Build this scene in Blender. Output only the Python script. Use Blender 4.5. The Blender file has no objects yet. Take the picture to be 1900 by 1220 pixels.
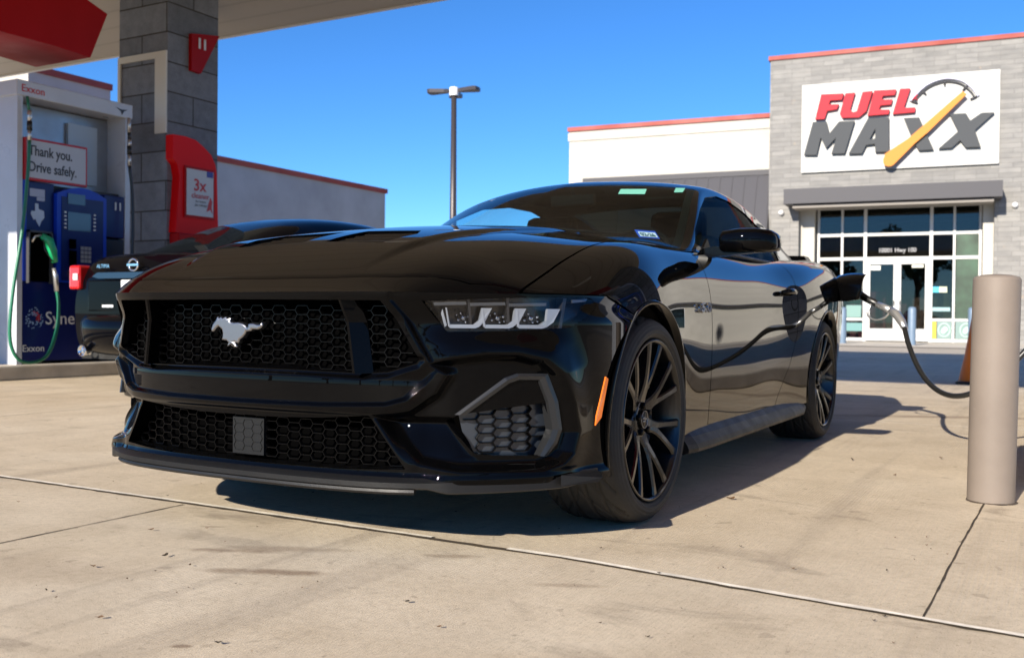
import bpy, math, random
import numpy as np
R=math.radians
sc=bpy.context.scene
# ================= camera, world, sun =================
F_PX=1832.57; CAM=(2.1197,-3.0961,.678)
cd=bpy.data.cameras.new('camera'); cam=bpy.data.objects.new('camera',cd); sc.collection.objects.link(cam); sc.camera=cam
cd.sensor_width=36; cd.lens=36*F_PX/1900; cd.clip_start=.05; cd.clip_end=2000
_y,_p,_r=-.5058,-.01155,.01012
from mathutils import Matrix, Vector
fw=Vector((math.sin(_y)*math.cos(_p),math.cos(_y)*math.cos(_p),math.sin(_p)))
rt=Vector((math.cos(_y),-math.sin(_y),0)); up=rt.cross(fw)
r2=rt*math.cos(_r)+up*math.sin(_r); u2=-rt*math.sin(_r)+up*math.cos(_r)
M=Matrix(((r2.x,u2.x,-fw.x,CAM[0]),(r2.y,u2.y,-fw.y,CAM[1]),(r2.z,u2.z,-fw.z,CAM[2]),(0,0,0,1)))
cam.matrix_world=M
cd.dof.use_dof=True; cd.dof.focus_distance=3.15; cd.dof.aperture_fstop=5
w=bpy.data.worlds.new('World'); sc.world=w; w.use_nodes=True
nt=w.node_tree; bg=nt.nodes['Background']
sky=nt.nodes.new('ShaderNodeTexSky'); sky.sky_type='NISHITA'; sky.sun_disc=False
SUN_EL=R(23.5); SUN_AZ=R(183.0)      # compass style: direction the light comes from, clockwise from +y
sky.sun_elevation=SUN_EL; sky.sun_rotation=SUN_AZ
sky.air_density=.72; sky.dust_density=.0; sky.ozone_density=4.0
hs=nt.nodes.new('ShaderNodeHueSaturation'); hs.inputs['Saturation'].default_value=1.15
nt.links.new(sky.outputs[0],hs.inputs['Color']); mx=nt.nodes.new('ShaderNodeMix'); mx.data_type='RGBA'; mx.blend_type='MULTIPLY'; mx.inputs[0].default_value=1; mx.inputs[7].default_value=(.64,.84,1.0,1)
nt.links.new(hs.outputs[0],mx.inputs[6]); nt.links.new(mx.outputs[2],bg.inputs[0]); bg.inputs[1].default_value=.098
sd=bpy.data.lights.new('sun','SUN'); sd.energy=4.5; sd.angle=R(.53); sd.color=(1,.91,.78)
sun=bpy.data.objects.new('sun',sd); sc.collection.objects.link(sun)
sv=Vector((math.sin(SUN_AZ)*math.cos(SUN_EL),math.cos(SUN_AZ)*math.cos(SUN_EL),math.sin(SUN_EL)))
sun.rotation_euler=sv.to_track_quat('Z','Y').to_euler()
sc.view_settings.view_transform='Standard'; sc.view_settings.look='None'; sc.view_settings.gamma=1
sc.view_settings.exposure=1.0
sc.render.engine='CYCLES'; sc.cycles.use_denoising=True; sc.cycles.max_bounces=10; sc.cycles.glossy_bounces=5; sc.cycles.transparent_max_bounces=16
sc.cycles.sample_clamp_indirect=6; sc.cycles.caustics_reflective=False; sc.cycles.caustics_refractive=False
import numpy as np, math
# ---------- numpy surface tools ----------
def natspline(xs, ys, xq):
    xs=np.asarray(xs,float); ys=np.asarray(ys,float); n=len(xs)
    sh=ys.shape[1:]; Y=ys.reshape(n,-1); h=np.diff(xs)
    A=np.zeros((n,n)); B=np.zeros((n,Y.shape[1])); A[0,0]=A[-1,-1]=1
    for i in range(1,n-1):
        A[i,i-1]=h[i-1]; A[i,i]=2*(h[i-1]+h[i]); A[i,i+1]=h[i]
        B[i]=6*((Y[i+1]-Y[i])/h[i]-(Y[i]-Y[i-1])/h[i-1])
    M=np.linalg.solve(A,B)
    xq=np.asarray(xq,float); k=np.clip(np.searchsorted(xs,xq)-1,0,n-2)
    hk=h[k][:,None]; a=(xs[k+1]-xq)[:,None]; b=(xq-xs[k])[:,None]
    r=M[k]*a**3/(6*hk)+M[k+1]*b**3/(6*hk)+(Y[k]/hk-M[k]*hk/6)*a+(Y[k+1]/hk-M[k+1]*hk/6)*b
    return r.reshape((len(xq),)+sh)
def bspline(P, t):
    P=np.asarray(P,float); n=len(P)
    Q=np.concatenate([[2*P[0]-P[1]],P,[2*P[-1]-P[-2]]])
    t=np.asarray(t,float)*(n-1); i=np.clip(np.floor(t).astype(int),0,n-2); u=t-i
    sh=(len(t),)+(1,)*(P.ndim-1); u=u.reshape(sh)
    return ((1-u)**3*Q[i]+(3*u**3-6*u**2+4)*Q[i+1]+(-3*u**3+3*u**2+3*u+1)*Q[i+2]+u**3*Q[i+3])/6
def sstep(a,b,x):
    t=np.clip((x-a)/(b-a),0,1); return t*t*(3-2*t)
def psdf(poly, x, y):
    """signed distance to a 2-D polygon, positive inside"""
    P=np.asarray(poly,float); x=np.asarray(x,float); y=np.asarray(y,float)
    d=np.full(x.shape,1e9); ins=np.zeros(x.shape,bool)
    for i in range(len(P)):
        ax,ay=P[i]; bx,by=P[(i+1)%len(P)]
        ex,ey=bx-ax,by-ay; L=ex*ex+ey*ey+1e-12
        t=np.clip(((x-ax)*ex+(y-ay)*ey)/L,0,1)
        d=np.minimum(d,np.hypot(x-ax-t*ex,y-ay-t*ey))
        c=((ay>y)!=(by>y)); xi=ax+(y-ay)*ex/(ey if abs(ey)>1e-12 else 1e-12)
        ins^=(c&(x<xi))
    return np.where(ins,d,-d)
def lin(pts,x):
    p=np.asarray(pts,float); return np.interp(x,p[:,0],p[:,1])
class Surf:
    """polygon mesh with numpy verts"""
    def __init__(s,V,F): s.V=np.asarray(V,float); s.F=F
    def clip(s,f):
        """keep where f>0; f: callable on (V) or array"""
        val=f(s.V) if callable(f) else f
        val=np.where(np.abs(val)<1e-9,1e-9,val)
        pos=val>0; V=list(map(tuple,s.V)); out=[]; cache={}
        for F in s.F:
            k=sum(bool(pos[i]) for i in F)
            if k==len(F): out.append(F); continue
            if k==0: continue
            g=[]
            for a,b in zip(F,F[1:]+F[:1]):
                if pos[a]: g.append(a)
                if pos[a]!=pos[b]:
                    key=(a,b) if a<b else (b,a)
                    if key not in cache:
                        t=val[key[0]]/(val[key[0]]-val[key[1]]); t=min(max(t,.02),.98)
                        p=s.V[key[0]]*(1-t)+s.V[key[1]]*t
                        cache[key]=len(V); V.append(tuple(p))
                    g.append(cache[key])
            if len(g)>=3: out.append(g)
        r=Surf(np.array(V),out); r.compact(); return r
    def compact(s):
        if not s.F: s.V=np.zeros((0,3)); return
        u=np.unique(np.concatenate([np.array(f) for f in s.F])); m=-np.ones(len(s.V),int); m[u]=np.arange(len(u))
        s.V=s.V[u]; s.F=[[int(m[i]) for i in f] for f in s.F]
    def normals(s):
        N=np.zeros_like(s.V)
        for f in s.F:
            p=s.V[f]; n=np.zeros(3)
            for i in range(1,len(f)-1): n+=np.cross(p[i]-p[0],p[i+1]-p[0])
            for i in f: N[i]+=n
        L=np.linalg.norm(N,axis=1); L[L==0]=1
        return N/L[:,None]
    def boundary(s):
        cnt={}
        for f in s.F:
            for a,b in zip(f,f[1:]+f[:1]): cnt[(a,b)]=cnt.get((a,b),0)+1
        return [(a,b) for (a,b) in cnt if (b,a) not in cnt]
    def rim(s,t,d=None,skip=None,drop=0.0):
        """inward walls along every open edge; d: fixed direction or None = -normal"""
        N=s.normals(); bd=s.boundary()
        if skip is not None: bd=[e for e in bd if not(skip(s.V[e[0]]) and skip(s.V[e[1]]))]
        m={}; V=[]
        def dup(i):
            if i not in m:
                m[i]=len(V)//2; dv=(-N[i] if d is None else np.asarray(d,float))*t
                V.append(s.V[i]); V.append(s.V[i]+dv)
            return m[i]
        F=[]; n0=len(s.V)
        for a,b in bd:
            i,j=dup(a),dup(b); F.append([n0+2*j,n0+2*i,n0+2*i+1,n0+2*j+1])
        if V: s.V=np.vstack([s.V,np.array(V)]); s.F=s.F+F
        return s
    def mirrored(s):
        V=s.V*np.array([-1,1,1]); return Surf(V,[f[::-1] for f in s.F])
    def both(s):
        m=s.mirrored(); n=len(s.V); V=np.vstack([s.V,m.V]); F=s.F+[[i+n for i in f] for f in m.F]
        # weld centre line
        ix=np.where(np.abs(s.V[:,0])<1e-5)[0]; mp=np.arange(len(V)); mp[ix+n]=ix
        r=Surf(V,[[int(mp[i]) for i in f] for f in F]); r.compact(); return r
    def __add__(s,o):
        n=len(s.V); return Surf(np.vstack([s.V,o.V]),s.F+[[i+n for i in f] for f in o.F])
def grid(P,flip=False):
    nu,nv=P.shape[:2]; F=[]
    for i in range(nu-1):
        for j in range(nv-1):
            q=[i*nv+j,i*nv+j+1,(i+1)*nv+j+1,(i+1)*nv+j]
            F.append(q[::-1] if flip else q)
    return Surf(P.reshape(-1,3),F)
# ---------- sports coupe master surfaces (car axes: nose towards -y, left side +x) ----------
ST=[
(-1.02,[(0,.715),(.15,.714),(.28,.712),(.36,.71),(.42,.708),(.47,.705),(.51,.70),(.54,.68),(.56,.58),(.57,.45),(.57,.3),(.57,.2)]),
(-.93,[(0,.752),(.18,.752),(.33,.751),(.42,.748),(.48,.745),(.53,.739),(.57,.730),(.60,.70),(.62,.6),(.63,.45),(.63,.3),(.63,.2)]),
(-.85,[(0,.800),(.20,.799),(.37,.797),(.47,.793),(.54,.786),(.60,.771),(.64,.750),(.67,.71),(.69,.6),(.70,.45),(.70,.3),(.70,.2)]),
(-.75,[(0,.850),(.22,.850),(.42,.847),(.53,.842),(.62,.826),(.69,.793),(.73,.765),(.765,.715),(.785,.6),(.79,.45),(.79,.3),(.79,.2)]),
(-.6,[(0,.904),(.22,.904),(.42,.901),(.57,.892),(.67,.858),(.75,.808),(.815,.768),(.865,.725),(.89,.63),(.895,.5),(.89,.35),(.88,.2)]),
(-.4,[(0,.951),(.22,.950),(.42,.944),(.60,.926),(.71,.886),(.79,.846),(.865,.800),(.923,.740),(.951,.65),(.955,.5),(.95,.35),(.94,.2)]),
(-.2,[(0,.983),(.22,.981),(.42,.972),(.60,.948),(.715,.918),(.797,.898),(.872,.855),(.93,.775),(.956,.68),(.958,.53),(.95,.36),(.94,.2)]),
(0,[(0,1.006),(.22,1.003),(.42,.990),(.60,.962),(.72,.941),(.80,.935),(.877,.892),(.93,.808),(.956,.70),(.958,.55),(.945,.38),(.935,.2)]),
(.3,[(0,1.030),(.22,1.027),(.42,1.012),(.60,.984),(.71,.964),(.79,.960),(.86,.916),(.91,.828),(.934,.71),(.936,.55),(.92,.38),(.915,.2)]),
(.6,[(0,1.035),(.22,1.032),(.42,1.018),(.60,.992),(.70,.973),(.78,.966),(.845,.93),(.893,.845),(.916,.72),(.920,.55),(.915,.38),(.905,.2)]),
(.9,[(0,1.035),(.22,1.032),(.42,1.018),(.60,.994),(.70,.977),(.775,.972),(.838,.937),(.886,.85),(.911,.725),(.916,.56),(.911,.38),(.902,.2)]),
(1.4,[(0,1.03),(.22,1.028),(.42,1.018),(.60,.998),(.70,.982),(.775,.975),(.84,.94),(.888,.855),(.913,.735),(.917,.57),(.911,.39),(.902,.2)]),
(1.9,[(0,1.03),(.22,1.028),(.42,1.018),(.60,1.0),(.70,.988),(.78,.980),(.85,.950),(.902,.872),(.928,.756),(.930,.59),(.918,.41),(.905,.2)]),
(2.3,[(0,1.04),(.22,1.038),(.42,1.028),(.60,1.01),(.71,1.005),(.80,1.002),(.88,.975),(.935,.898),(.960,.782),(.958,.61),(.94,.42),(.93,.2)]),
(2.72,[(0,1.06),(.22,1.058),(.42,1.048),(.60,1.03),(.71,1.028),(.81,1.026),(.895,1.0),(.948,.918),(.970,.80),(.970,.63),(.955,.43),(.945,.2)]),
(3.1,[(0,1.08),(.22,1.078),(.42,1.068),(.60,1.05),(.70,1.045),(.80,1.040),(.885,1.012),(.938,.928),(.958,.805),(.95,.63),(.935,.43),(.92,.22)]),
(3.5,[(0,1.09),(.22,1.088),(.42,1.078),(.58,1.06),(.67,1.05),(.755,1.038),(.825,1.005),(.875,.93),(.90,.81),(.895,.64),(.875,.45),(.85,.28)]),
(3.9,[(0,1.09),(.22,1.088),(.40,1.078),(.54,1.06),(.62,1.05),(.69,1.035),(.75,.995),(.79,.92),(.81,.80),(.80,.64),(.78,.45),(.76,.3)]),
]
def body_master(ny=300,nt=130,y0=-.98,y1=3.9):
    ys=np.array([s[0] for s in ST]); C=np.array([s[1] for s in ST])
    yq=np.linspace(y0,y1,ny) if y1<=.8 else np.concatenate([np.linspace(y0,.8,int(ny*.55)),np.linspace(.8,y1,ny-int(ny*.55)+1)[1:]])
    Q=natspline(ys,C,yq)                      # (ny,12,2)
    t=np.linspace(0,1,nt)
    S=bspline(np.moveaxis(Q,1,0),t)           # (nt,ny,2)
    P=np.zeros((nt,len(yq),3)); P[...,0]=S[...,0]; P[...,2]=S[...,1]; P[...,1]=yq[None,:]
    P[0,:,0]=0
    T=np.repeat(t[:,None],len(yq),1)
    return P,T
# fascia: plan curve (x,y) from the centre round the corner to the wheel arch
PLAN=[(0,-.932),(.12,-.932),(.24,-.928),(.36,-.917),(.46,-.902),(.54,-.878),(.62,-.835),(.70,-.772),(.775,-.695),(.84,-.61),(.89,-.52),(.925,-.44),(.944,-.37),(.953,-.30),(.957,-.2),(.958,-.1)]
def plan(n=240):
    P=bspline(np.array(PLAN),np.linspace(0,1,n*4))
    d=np.concatenate([[0],np.cumsum(np.hypot(*np.diff(P,axis=0).T))]); s=np.linspace(0,d[-1],n)
    X=np.stack([np.interp(s,d,P[:,0]),np.interp(s,d,P[:,1])],1)
    T=np.gradient(X,axis=0); T/=np.linalg.norm(T,axis=1)[:,None]
    N=np.stack([T[:,1],-T[:,0]],1)            # outward (towards -y / +x)
    N[:,0]=np.abs(N[:,0]); N[0]=(0,-1); 
    return X,N

def iso_top(z0=.745,n=240):
    P,T=body_master(400,200,-.98,.8); P=P[:,P[0,:,1]<-.1]; pts=[]
    yc=P[0,:,1]; k=np.where(P[0,:,2]>z0)[0][0]
    for j in range(k,P.shape[1]):
        z=P[:,j,2]; i=np.where(z<z0)[0]
        if len(i) and i[0]>0:
            i=i[0]; t=(z[i-1]-z0)/(z[i-1]-z[i]); pts.append((P[i-1,j,0]*(1-t)+P[i,j,0]*t,P[i,j,1]))
    pts=[(0,pts[0][1]-.002)]+pts; X=np.array(pts)
    d=np.concatenate([[0],np.cumsum(np.hypot(*np.diff(X,axis=0).T))]); s=np.linspace(0,d[-1],n)
    X=np.stack([np.interp(s,d,X[:,0]),np.interp(s,d,X[:,1])],1)
    for _ in range(12): X[1:-1]=(X[:-2]+2*X[1:-1]+X[2:])/4
    return X
def fascia_base(n=240,zs=None,top=None):
    X,N=plan(n); T=iso_top(n=n) if top is None else top
    # match by arc length of the plan curve
    P=np.zeros((n,len(zs),3)); 
    for k,z in enumerate(zs):
        w=sstep(.66,.745,z)
        P[:,k,0]=X[:,0]*(1-w)+T[:,0]*w; P[:,k,1]=X[:,1]*(1-w)+T[:,1]*w; P[:,k,2]=z
    return P,N
# ================= blender helpers =================
col=sc.collection
class N:
    """small node-tree builder"""
    def __init__(s,name):
        s.m=bpy.data.materials.new(name); s.m.use_nodes=True; s.t=s.m.node_tree; s.p=s.t.nodes['Principled BSDF']; s.out=s.t.nodes['Material Output']
    def n(s,t,**k):
        x=s.t.nodes.new('ShaderNode'+t)
        for a,b in k.items():
            if a.startswith('i_'):
                key=a[2:]; key=int(key) if key.isdigit() else key.replace('_',' ')
                x.inputs[key].default_value=b
            else: setattr(x,a,b)
        return x
    def l(s,a,b): s.t.links.new(a,b)
    def tc(s,kind='Object'): return s.n('TexCoord').outputs[kind]
    def ramp(s,fac,stops):
        r=s.n('ValToRGB'); e=r.color_ramp.elements
        while len(e)>1: e.remove(e[0])
        for i,(p,c) in enumerate(stops):
            el=e[0] if i==0 else e.new(p)
            el.position=p; el.color=(c if len(c)==4 else (*c,1)) if hasattr(c,'__len__') else (c,c,c,1)
        s.l(fac,r.inputs[0]); return r.outputs[0]
    def noise(s,vec,scale,detail=4,rough=.55,dist=0):
        x=s.n('TexNoise',i_Scale=scale,i_Detail=detail,i_Roughness=rough,i_Distortion=dist)
        if vec is not None: s.l(vec,x.inputs['Vector'])
        return x.outputs['Fac']
    def mapv(s,vec,scale=(1,1,1),loc=(0,0,0),rot=(0,0,0)):
        m=s.n('Mapping'); m.inputs['Scale'].default_value=scale; m.inputs['Location'].default_value=loc; m.inputs['Rotation'].default_value=rot
        s.l(vec,m.inputs['Vector']); return m.outputs[0]
    def mix(s,f,a,b,blend='MIX'):
        m=s.n('Mix',data_type='RGBA',blend_type=blend)
        for v,i in ((f,0),(a,6),(b,7)):
            if hasattr(v,'is_linked') or isinstance(v,bpy.types.NodeSocket): s.l(v,m.inputs[i])
            else: m.inputs[i].default_value=v if i==0 else ((*v,1) if len(v)==3 else v)
        return m.outputs[2]
    def bump(s,h,strength=.2,dist=.01):
        b=s.n('Bump',i_Strength=strength,i_Distance=dist); s.l(h,b.inputs['Height']); s.l(b.outputs[0],s.p.inputs['Normal'])
    def math(s,op,a,b=None):
        m=s.n('Math',operation=op)
        for v,i in ((a,0),(b,1)):
            if v is None: continue
            if isinstance(v,bpy.types.NodeSocket): s.l(v,m.inputs[i])
            else: m.inputs[i].default_value=v
        return m.outputs[0]
def P(name,c,rough=.5,metal=0,coat=0,var=0,vs=8,bump=0,bs=60,spec=None,em=None):
    k=N(name); k.p.inputs['Base Color'].default_value=(*c,1); k.p.inputs['Roughness'].default_value=rough; k.p.inputs['Metallic'].default_value=metal
    k.p.inputs['Coat Weight'].default_value=coat; k.p.inputs['Coat Roughness'].default_value=.02
    if spec is not None: k.p.inputs['Specular IOR Level'].default_value=spec
    if var:
        f=k.noise(k.tc(),vs,5); a=tuple(max(0,x*(1-var)) for x in c); b=tuple(min(1,x*(1+var)) for x in c)
        k.l(k.ramp(f,[(.3,a),(.7,b)]),k.p.inputs['Base Color'])
        k.l(k.ramp(f,[(.3,min(1,rough*1.15)),(.7,rough*.85)]),k.p.inputs['Roughness'])
    if bump: k.bump(k.noise(k.tc(),bs,4),bump,.005)
    if em: k.p.inputs['Emission Color'].default_value=(*em[0],1); k.p.inputs['Emission Strength'].default_value=em[1]
    return k.m
def glass(name,tint,gl=1.0,rough=0):
    k=N(name); k.t.nodes.remove(k.p)
    tr=k.n('BsdfTransparent'); tr.inputs[0].default_value=(*tint,1); g=k.n('BsdfGlossy'); g.inputs['Roughness'].default_value=rough
    f=k.n('Fresnel'); f.inputs[0].default_value=1.5; m=k.n('MixShader')
    k.l(k.math('MULTIPLY',f.outputs[0],gl),m.inputs[0]); k.l(tr.outputs[0],m.inputs[1]); k.l(g.outputs[0],m.inputs[2]); k.l(m.outputs[0],k.out.inputs[0])
    return k.m
def mesh(name,V,F,mat,parent=None,smooth=False,loc=None):
    me=bpy.data.meshes.new(name); me.from_pydata([tuple(map(float,v)) for v in V],[],F); me.validate(); me.update()
    if smooth: me.polygons.foreach_set('use_smooth',[True]*len(me.polygons))
    o=bpy.data.objects.new(name,me); col.objects.link(o)
    if mat: 
        for m in (mat if isinstance(mat,(list,tuple)) else [mat]): me.materials.append(m)
    if parent is not None:
        o.parent=parent
        if parent.type=='EMPTY' or True:
            pl=world_loc(parent)
            if pl.length>0: me.transform(Matrix.Translation(-pl))
    return o
def world_loc(o):
    v=Vector(o.location); 
    while o.parent is not None: o=o.parent; v=v+Vector(o.location)
    return v
def surf(name,s,mat,parent=None,smooth=True): return mesh(name,s.V,s.F,mat,parent,smooth)
def tag(o,label=None,cat=None,group=None,kind=None):
    for k,v in (('label',label),('category',cat),('group',group),('kind',kind)):
        if v: o[k]=v
    return o
def thing(name,loc,label,cat,group=None):
    o=bpy.data.objects.new(name,None); o.empty_display_size=.2; o.location=loc; col.objects.link(o); return tag(o,label,cat,group)
class MB:
    """collects boxes, tubes, prisms (world coords) into one mesh"""
    def __init__(s): s.V=[]; s.F=[]; s.sm=[]
    def add(s,V,F,smooth=False):
        n=len(s.V); s.V+= [tuple(map(float,v)) for v in V]; s.F+=[[i+n for i in f] for f in F]; s.sm+=[smooth]*len(F); return s
    def box(s,a,b,bev=0):
        x0,y0,z0=[min(p,q) for p,q in zip(a,b)]; x1,y1,z1=[max(p,q) for p,q in zip(a,b)]
        if bev<=0:
            V=[(x,y,z) for x in (x0,x1) for y in (y0,y1) for z in (z0,z1)]
            F=[(0,1,3,2),(4,6,7,5),(0,4,5,1),(2,3,7,6),(0,2,6,4),(1,5,7,3)]
            return s.add(V,F)
        import bmesh
        bm=bmesh.new(); bmesh.ops.create_cube(bm,size=1)
        for v in bm.verts: v.co=Vector(((x0+x1)/2+v.co.x*(x1-x0),(y0+y1)/2+v.co.y*(y1-y0),(z0+z1)/2+v.co.z*(z1-z0)))
        bmesh.ops.bevel(bm,geom=bm.edges[:],offset=bev,segments=2,affect='EDGES',profile=.5)
        bm.verts.index_update(); s.add([v.co[:] for v in bm.verts],[[v.index for v in f.verts] for f in bm.faces]); bm.free(); return s
    def prism(s,poly,o,u,v,n,d,smooth=False):
        """poly in (u,v) about origin o, extruded d along n"""
        o,u,v,n=[np.asarray(q,float) for q in (o,u,v,n)]; k=len(poly)
        A=[o+u*a+v*b for a,b in poly]; B=[p+n*d for p in A]
        area=sum(poly[i][0]*poly[(i+1)%k][1]-poly[(i+1)%k][0]*poly[i][1] for i in range(k))
        hand=np.dot(np.cross(u,v),n)*d*area
        F=[list(range(k)),list(range(2*k-1,k-1,-1))]+[[i,i+k,(i+1)%k+k,(i+1)%k] for i in range(k)]
        if hand>0: F=[f[::-1] for f in F]
        return s.add(A+B,F,smooth)
    def tube(s,pts,r,n=10,caps=True,smooth=True):
        pts=[np.asarray(p,float) for p in pts]; rr=r if hasattr(r,'__len__') else [r]*len(pts); V=[];F=[]
        up=np.array([0,0,1.]); 
        for i,p in enumerate(pts):
            t=pts[min(i+1,len(pts)-1)]-pts[max(i-1,0)]; t=t/(np.linalg.norm(t)+1e-12)
            if i==0:
                a=np.cross(t,up) if abs(t[2])<.95 else np.cross(t,[1,0,0]); 
            else: a=a-t*np.dot(a,t)
            a/=np.linalg.norm(a)+1e-12; b=np.cross(t,a)
            for k in range(n):
                q=2*math.pi*k/n; V.append(p+(a*math.cos(q)+b*math.sin(q))*rr[i])
        for i in range(len(pts)-1):
            for k in range(n): F.append([i*n+k,i*n+(k+1)%n,(i+1)*n+(k+1)%n,(i+1)*n+k])
        s.add(V,F,smooth)
        if caps: m=len(s.V)-len(V); s.F+= [[m+k for k in range(n)][::-1],[m+(len(pts)-1)*n+k for k in range(n)]]; s.sm+=[False,False]
        return s
    def lathe(s,prof,o,axis,n=32,smooth=True,close=False):
        """prof: (radius, height along axis)"""
        ax=np.asarray(axis,float); a=np.cross(ax,[0,0,1.] if abs(ax[2])<.9 else [1,0,0]); a/=np.linalg.norm(a); b=np.cross(ax,a); V=[];F=[]
        for r,h in prof:
            for k in range(n):
                q=2*math.pi*k/n; V.append(np.asarray(o,float)+ax*h+(a*math.cos(q)+b*math.sin(q))*r)
        for i in range(len(prof)-1):
            for k in range(n): F.append([i*n+k,(i)*n+(k+1)%n,(i+1)*n+(k+1)%n,(i+1)*n+k])
        return s.add(V,F,smooth)
    def build(s,name,mat,parent=None,auto=None):
        o=mesh(name,s.V,s.F,mat,parent); me=o.data
        if len(me.polygons)==len(s.sm): me.polygons.foreach_set('use_smooth',s.sm)
        return o
def cspline(P,n):
    """catmull-rom"""
    P=[np.asarray(p,float) for p in P]; P=[2*P[0]-P[1]]+P+[2*P[-1]-P[-2]]; out=[]; m=len(P)-3
    for k in range(n+1):
        t=k/n*m; i=min(int(t),m-1); u=t-i; a,b,c,d=P[i:i+4]
        out.append(.5*((2*b)+(-a+c)*u+(2*a-5*b+4*c-d)*u*u+(-a+3*b-3*c+d)*u**3))
    return out
def text(name,s,size,o,u,v,mat,parent=None,depth=.004,align='CENTER',bold=0.0,shear=0.0,sx=1.0):
    """built-in font lettering as mesh: baseline origin o, u right, v up (world)"""
    c=bpy.data.curves.new(name,'FONT'); c.body=s; c.size=size; c.align_x=align; c.extrude=depth/2; c.offset=bold; c.shear=shear; c.resolution_u=3
    t=bpy.data.objects.new(name+'_tmp',c); col.objects.link(t)
    dg=bpy.context.evaluated_depsgraph_get(); me=bpy.data.meshes.new_from_object(t.evaluated_get(dg)); bpy.data.objects.remove(t); bpy.data.curves.remove(c)
    u=Vector(u).normalized(); v=Vector(v).normalized(); n=u.cross(v)
    M=Matrix(((u.x*sx,v.x,n.x,o[0]),(u.y*sx,v.y,n.y,o[1]),(u.z*sx,v.z,n.z,o[2]),(0,0,0,1))); me.transform(M)
    ob=bpy.data.objects.new(name,me); col.objects.link(ob); me.materials.clear(); me.materials.append(mat)
    if parent is not None:
        ob.parent=parent; me.transform(Matrix.Translation(-world_loc(parent)))
    return ob
# ================= materials =================
def gloss(name,base,f0,amp=.92,pw=4,rough=0.0,dust=0):
    """polished lacquer over black: mirror layer that strengthens towards grazing angles"""
    k=N(name); k.t.nodes.remove(k.p); d=k.n('BsdfDiffuse'); d.inputs[0].default_value=(*base,1)
    if dust:
        tc=k.tc(); f=k.math('MULTIPLY',k.noise(tc,3.5,6,.6),k.noise(tc,260,3,.75)); k.l(k.ramp(f,[(.30,base),(.62,tuple(x+dust for x in base))]),d.inputs[0])
    g=k.n('BsdfGlossy'); g.inputs['Roughness'].default_value=rough; lw=k.n('LayerWeight'); lw.inputs[0].default_value=.5
    fr=k.math('ADD',k.math('MULTIPLY',k.math('POWER',lw.outputs['Facing'],pw),amp),f0); m=k.n('MixShader'); k.l(fr,m.inputs[0]); k.l(d.outputs[0],m.inputs[1]); k.l(g.outputs[0],m.inputs[2]); k.l(m.outputs[0],k.out.inputs[0]); return k.m
PAINT=gloss('black_paint',(.0012,.0012,.0014),.012,.86,3.6,0,.003)
TRIM=P('satin_black_plastic',(.0055,.0055,.006),.45,spec=.35,var=.2,vs=12,bump=.15,bs=500)
GLOSSB=gloss('gloss_black_plastic',(.002,.002,.0023),.020,.6,4,.16)
GREYTR=P('dark_grey_plastic',(.020,.021,.023),.36,bump=.15,bs=600)
VOID=P('dark_cavity',(.0015,.0015,.0016),.9,spec=0)
UNDER=P('underbody_black',(.012,.012,.012),.75,var=.3,vs=10)
CHROME=P('brushed_silver',(.31,.31,.32),.33,metal=1)
CHROMEP=P('bright_chrome',(.8,.8,.82),.06,metal=1)
WHITEP=P('white_plastic',(.75,.76,.78),.25)
LAMPBAR=P('frosted_light_guide',(.62,.66,.72),.18,coat=.5)
AMBER=P('amber_lens',(.75,.16,.01),.12,coat=.8)
REDL=P('red_lens',(.55,.01,.01),.1,coat=.8)
LENS=glass('clear_lens',(.80,.81,.83),.6)
WS=glass('tinted_windshield',(.66,.95,.95),.72)
REARG=glass('tinted_rear_glass',(.10,.13,.12),.6)
SIDEG=glass('dark_tinted_glass',(.68,.78,.80),.12)
def mk_rubber():
    k=N('tyre_rubber'); tc=k.tc('Object'); f=k.noise(tc,14,5,.6)
    k.l(k.ramp(f,[(.3,(.009,.009,.009)),(.75,(.021,.0195,.0175))]),k.p.inputs['Base Color']); k.p.inputs['Roughness'].default_value=.68
    k.bump(k.noise(tc,160,3),.25,.002); return k.m
RUBBER=mk_rubber()
WHEELB=P('satin_black_alloy',(.0045,.0048,.0055),.24,coat=.15)
DISC=P('brake_steel',(.3,.3,.31),.35,metal=1)
INTER=P('interior_black',(.003,.003,.0033),.85,spec=.2)
# ================= the black sports coupe =================
car=thing('sports_coupe',(0,1.36,0),'gloss black sports coupe parked nose forward with fuel hose in its open rear flap','car')
G=.003   # half shut-line gap
ARC=.392; AZ=.345
def arch(V): return np.minimum(np.hypot(V[:,1],V[:,2]-AZ)-ARC, np.hypot(V[:,1]-2.72,V[:,2]-AZ)-ARC)
P_,T_=body_master(470,150,-.98,3.9)
master=grid(P_,flip=True)
def seamx(y): return lin([(-1,.80),(-.62,.80),(-.5,.795),(-.3,.785),(0,.762),(.3,.742),(.75,.715)],y)
def hoodfront(x): return lin([(0,-.872),(.3,-.868),(.51,-.852),(.60,-.822),(.70,-.772),(.80,-.66),(.9,-.5)],x)
TOPZ=.745
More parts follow.
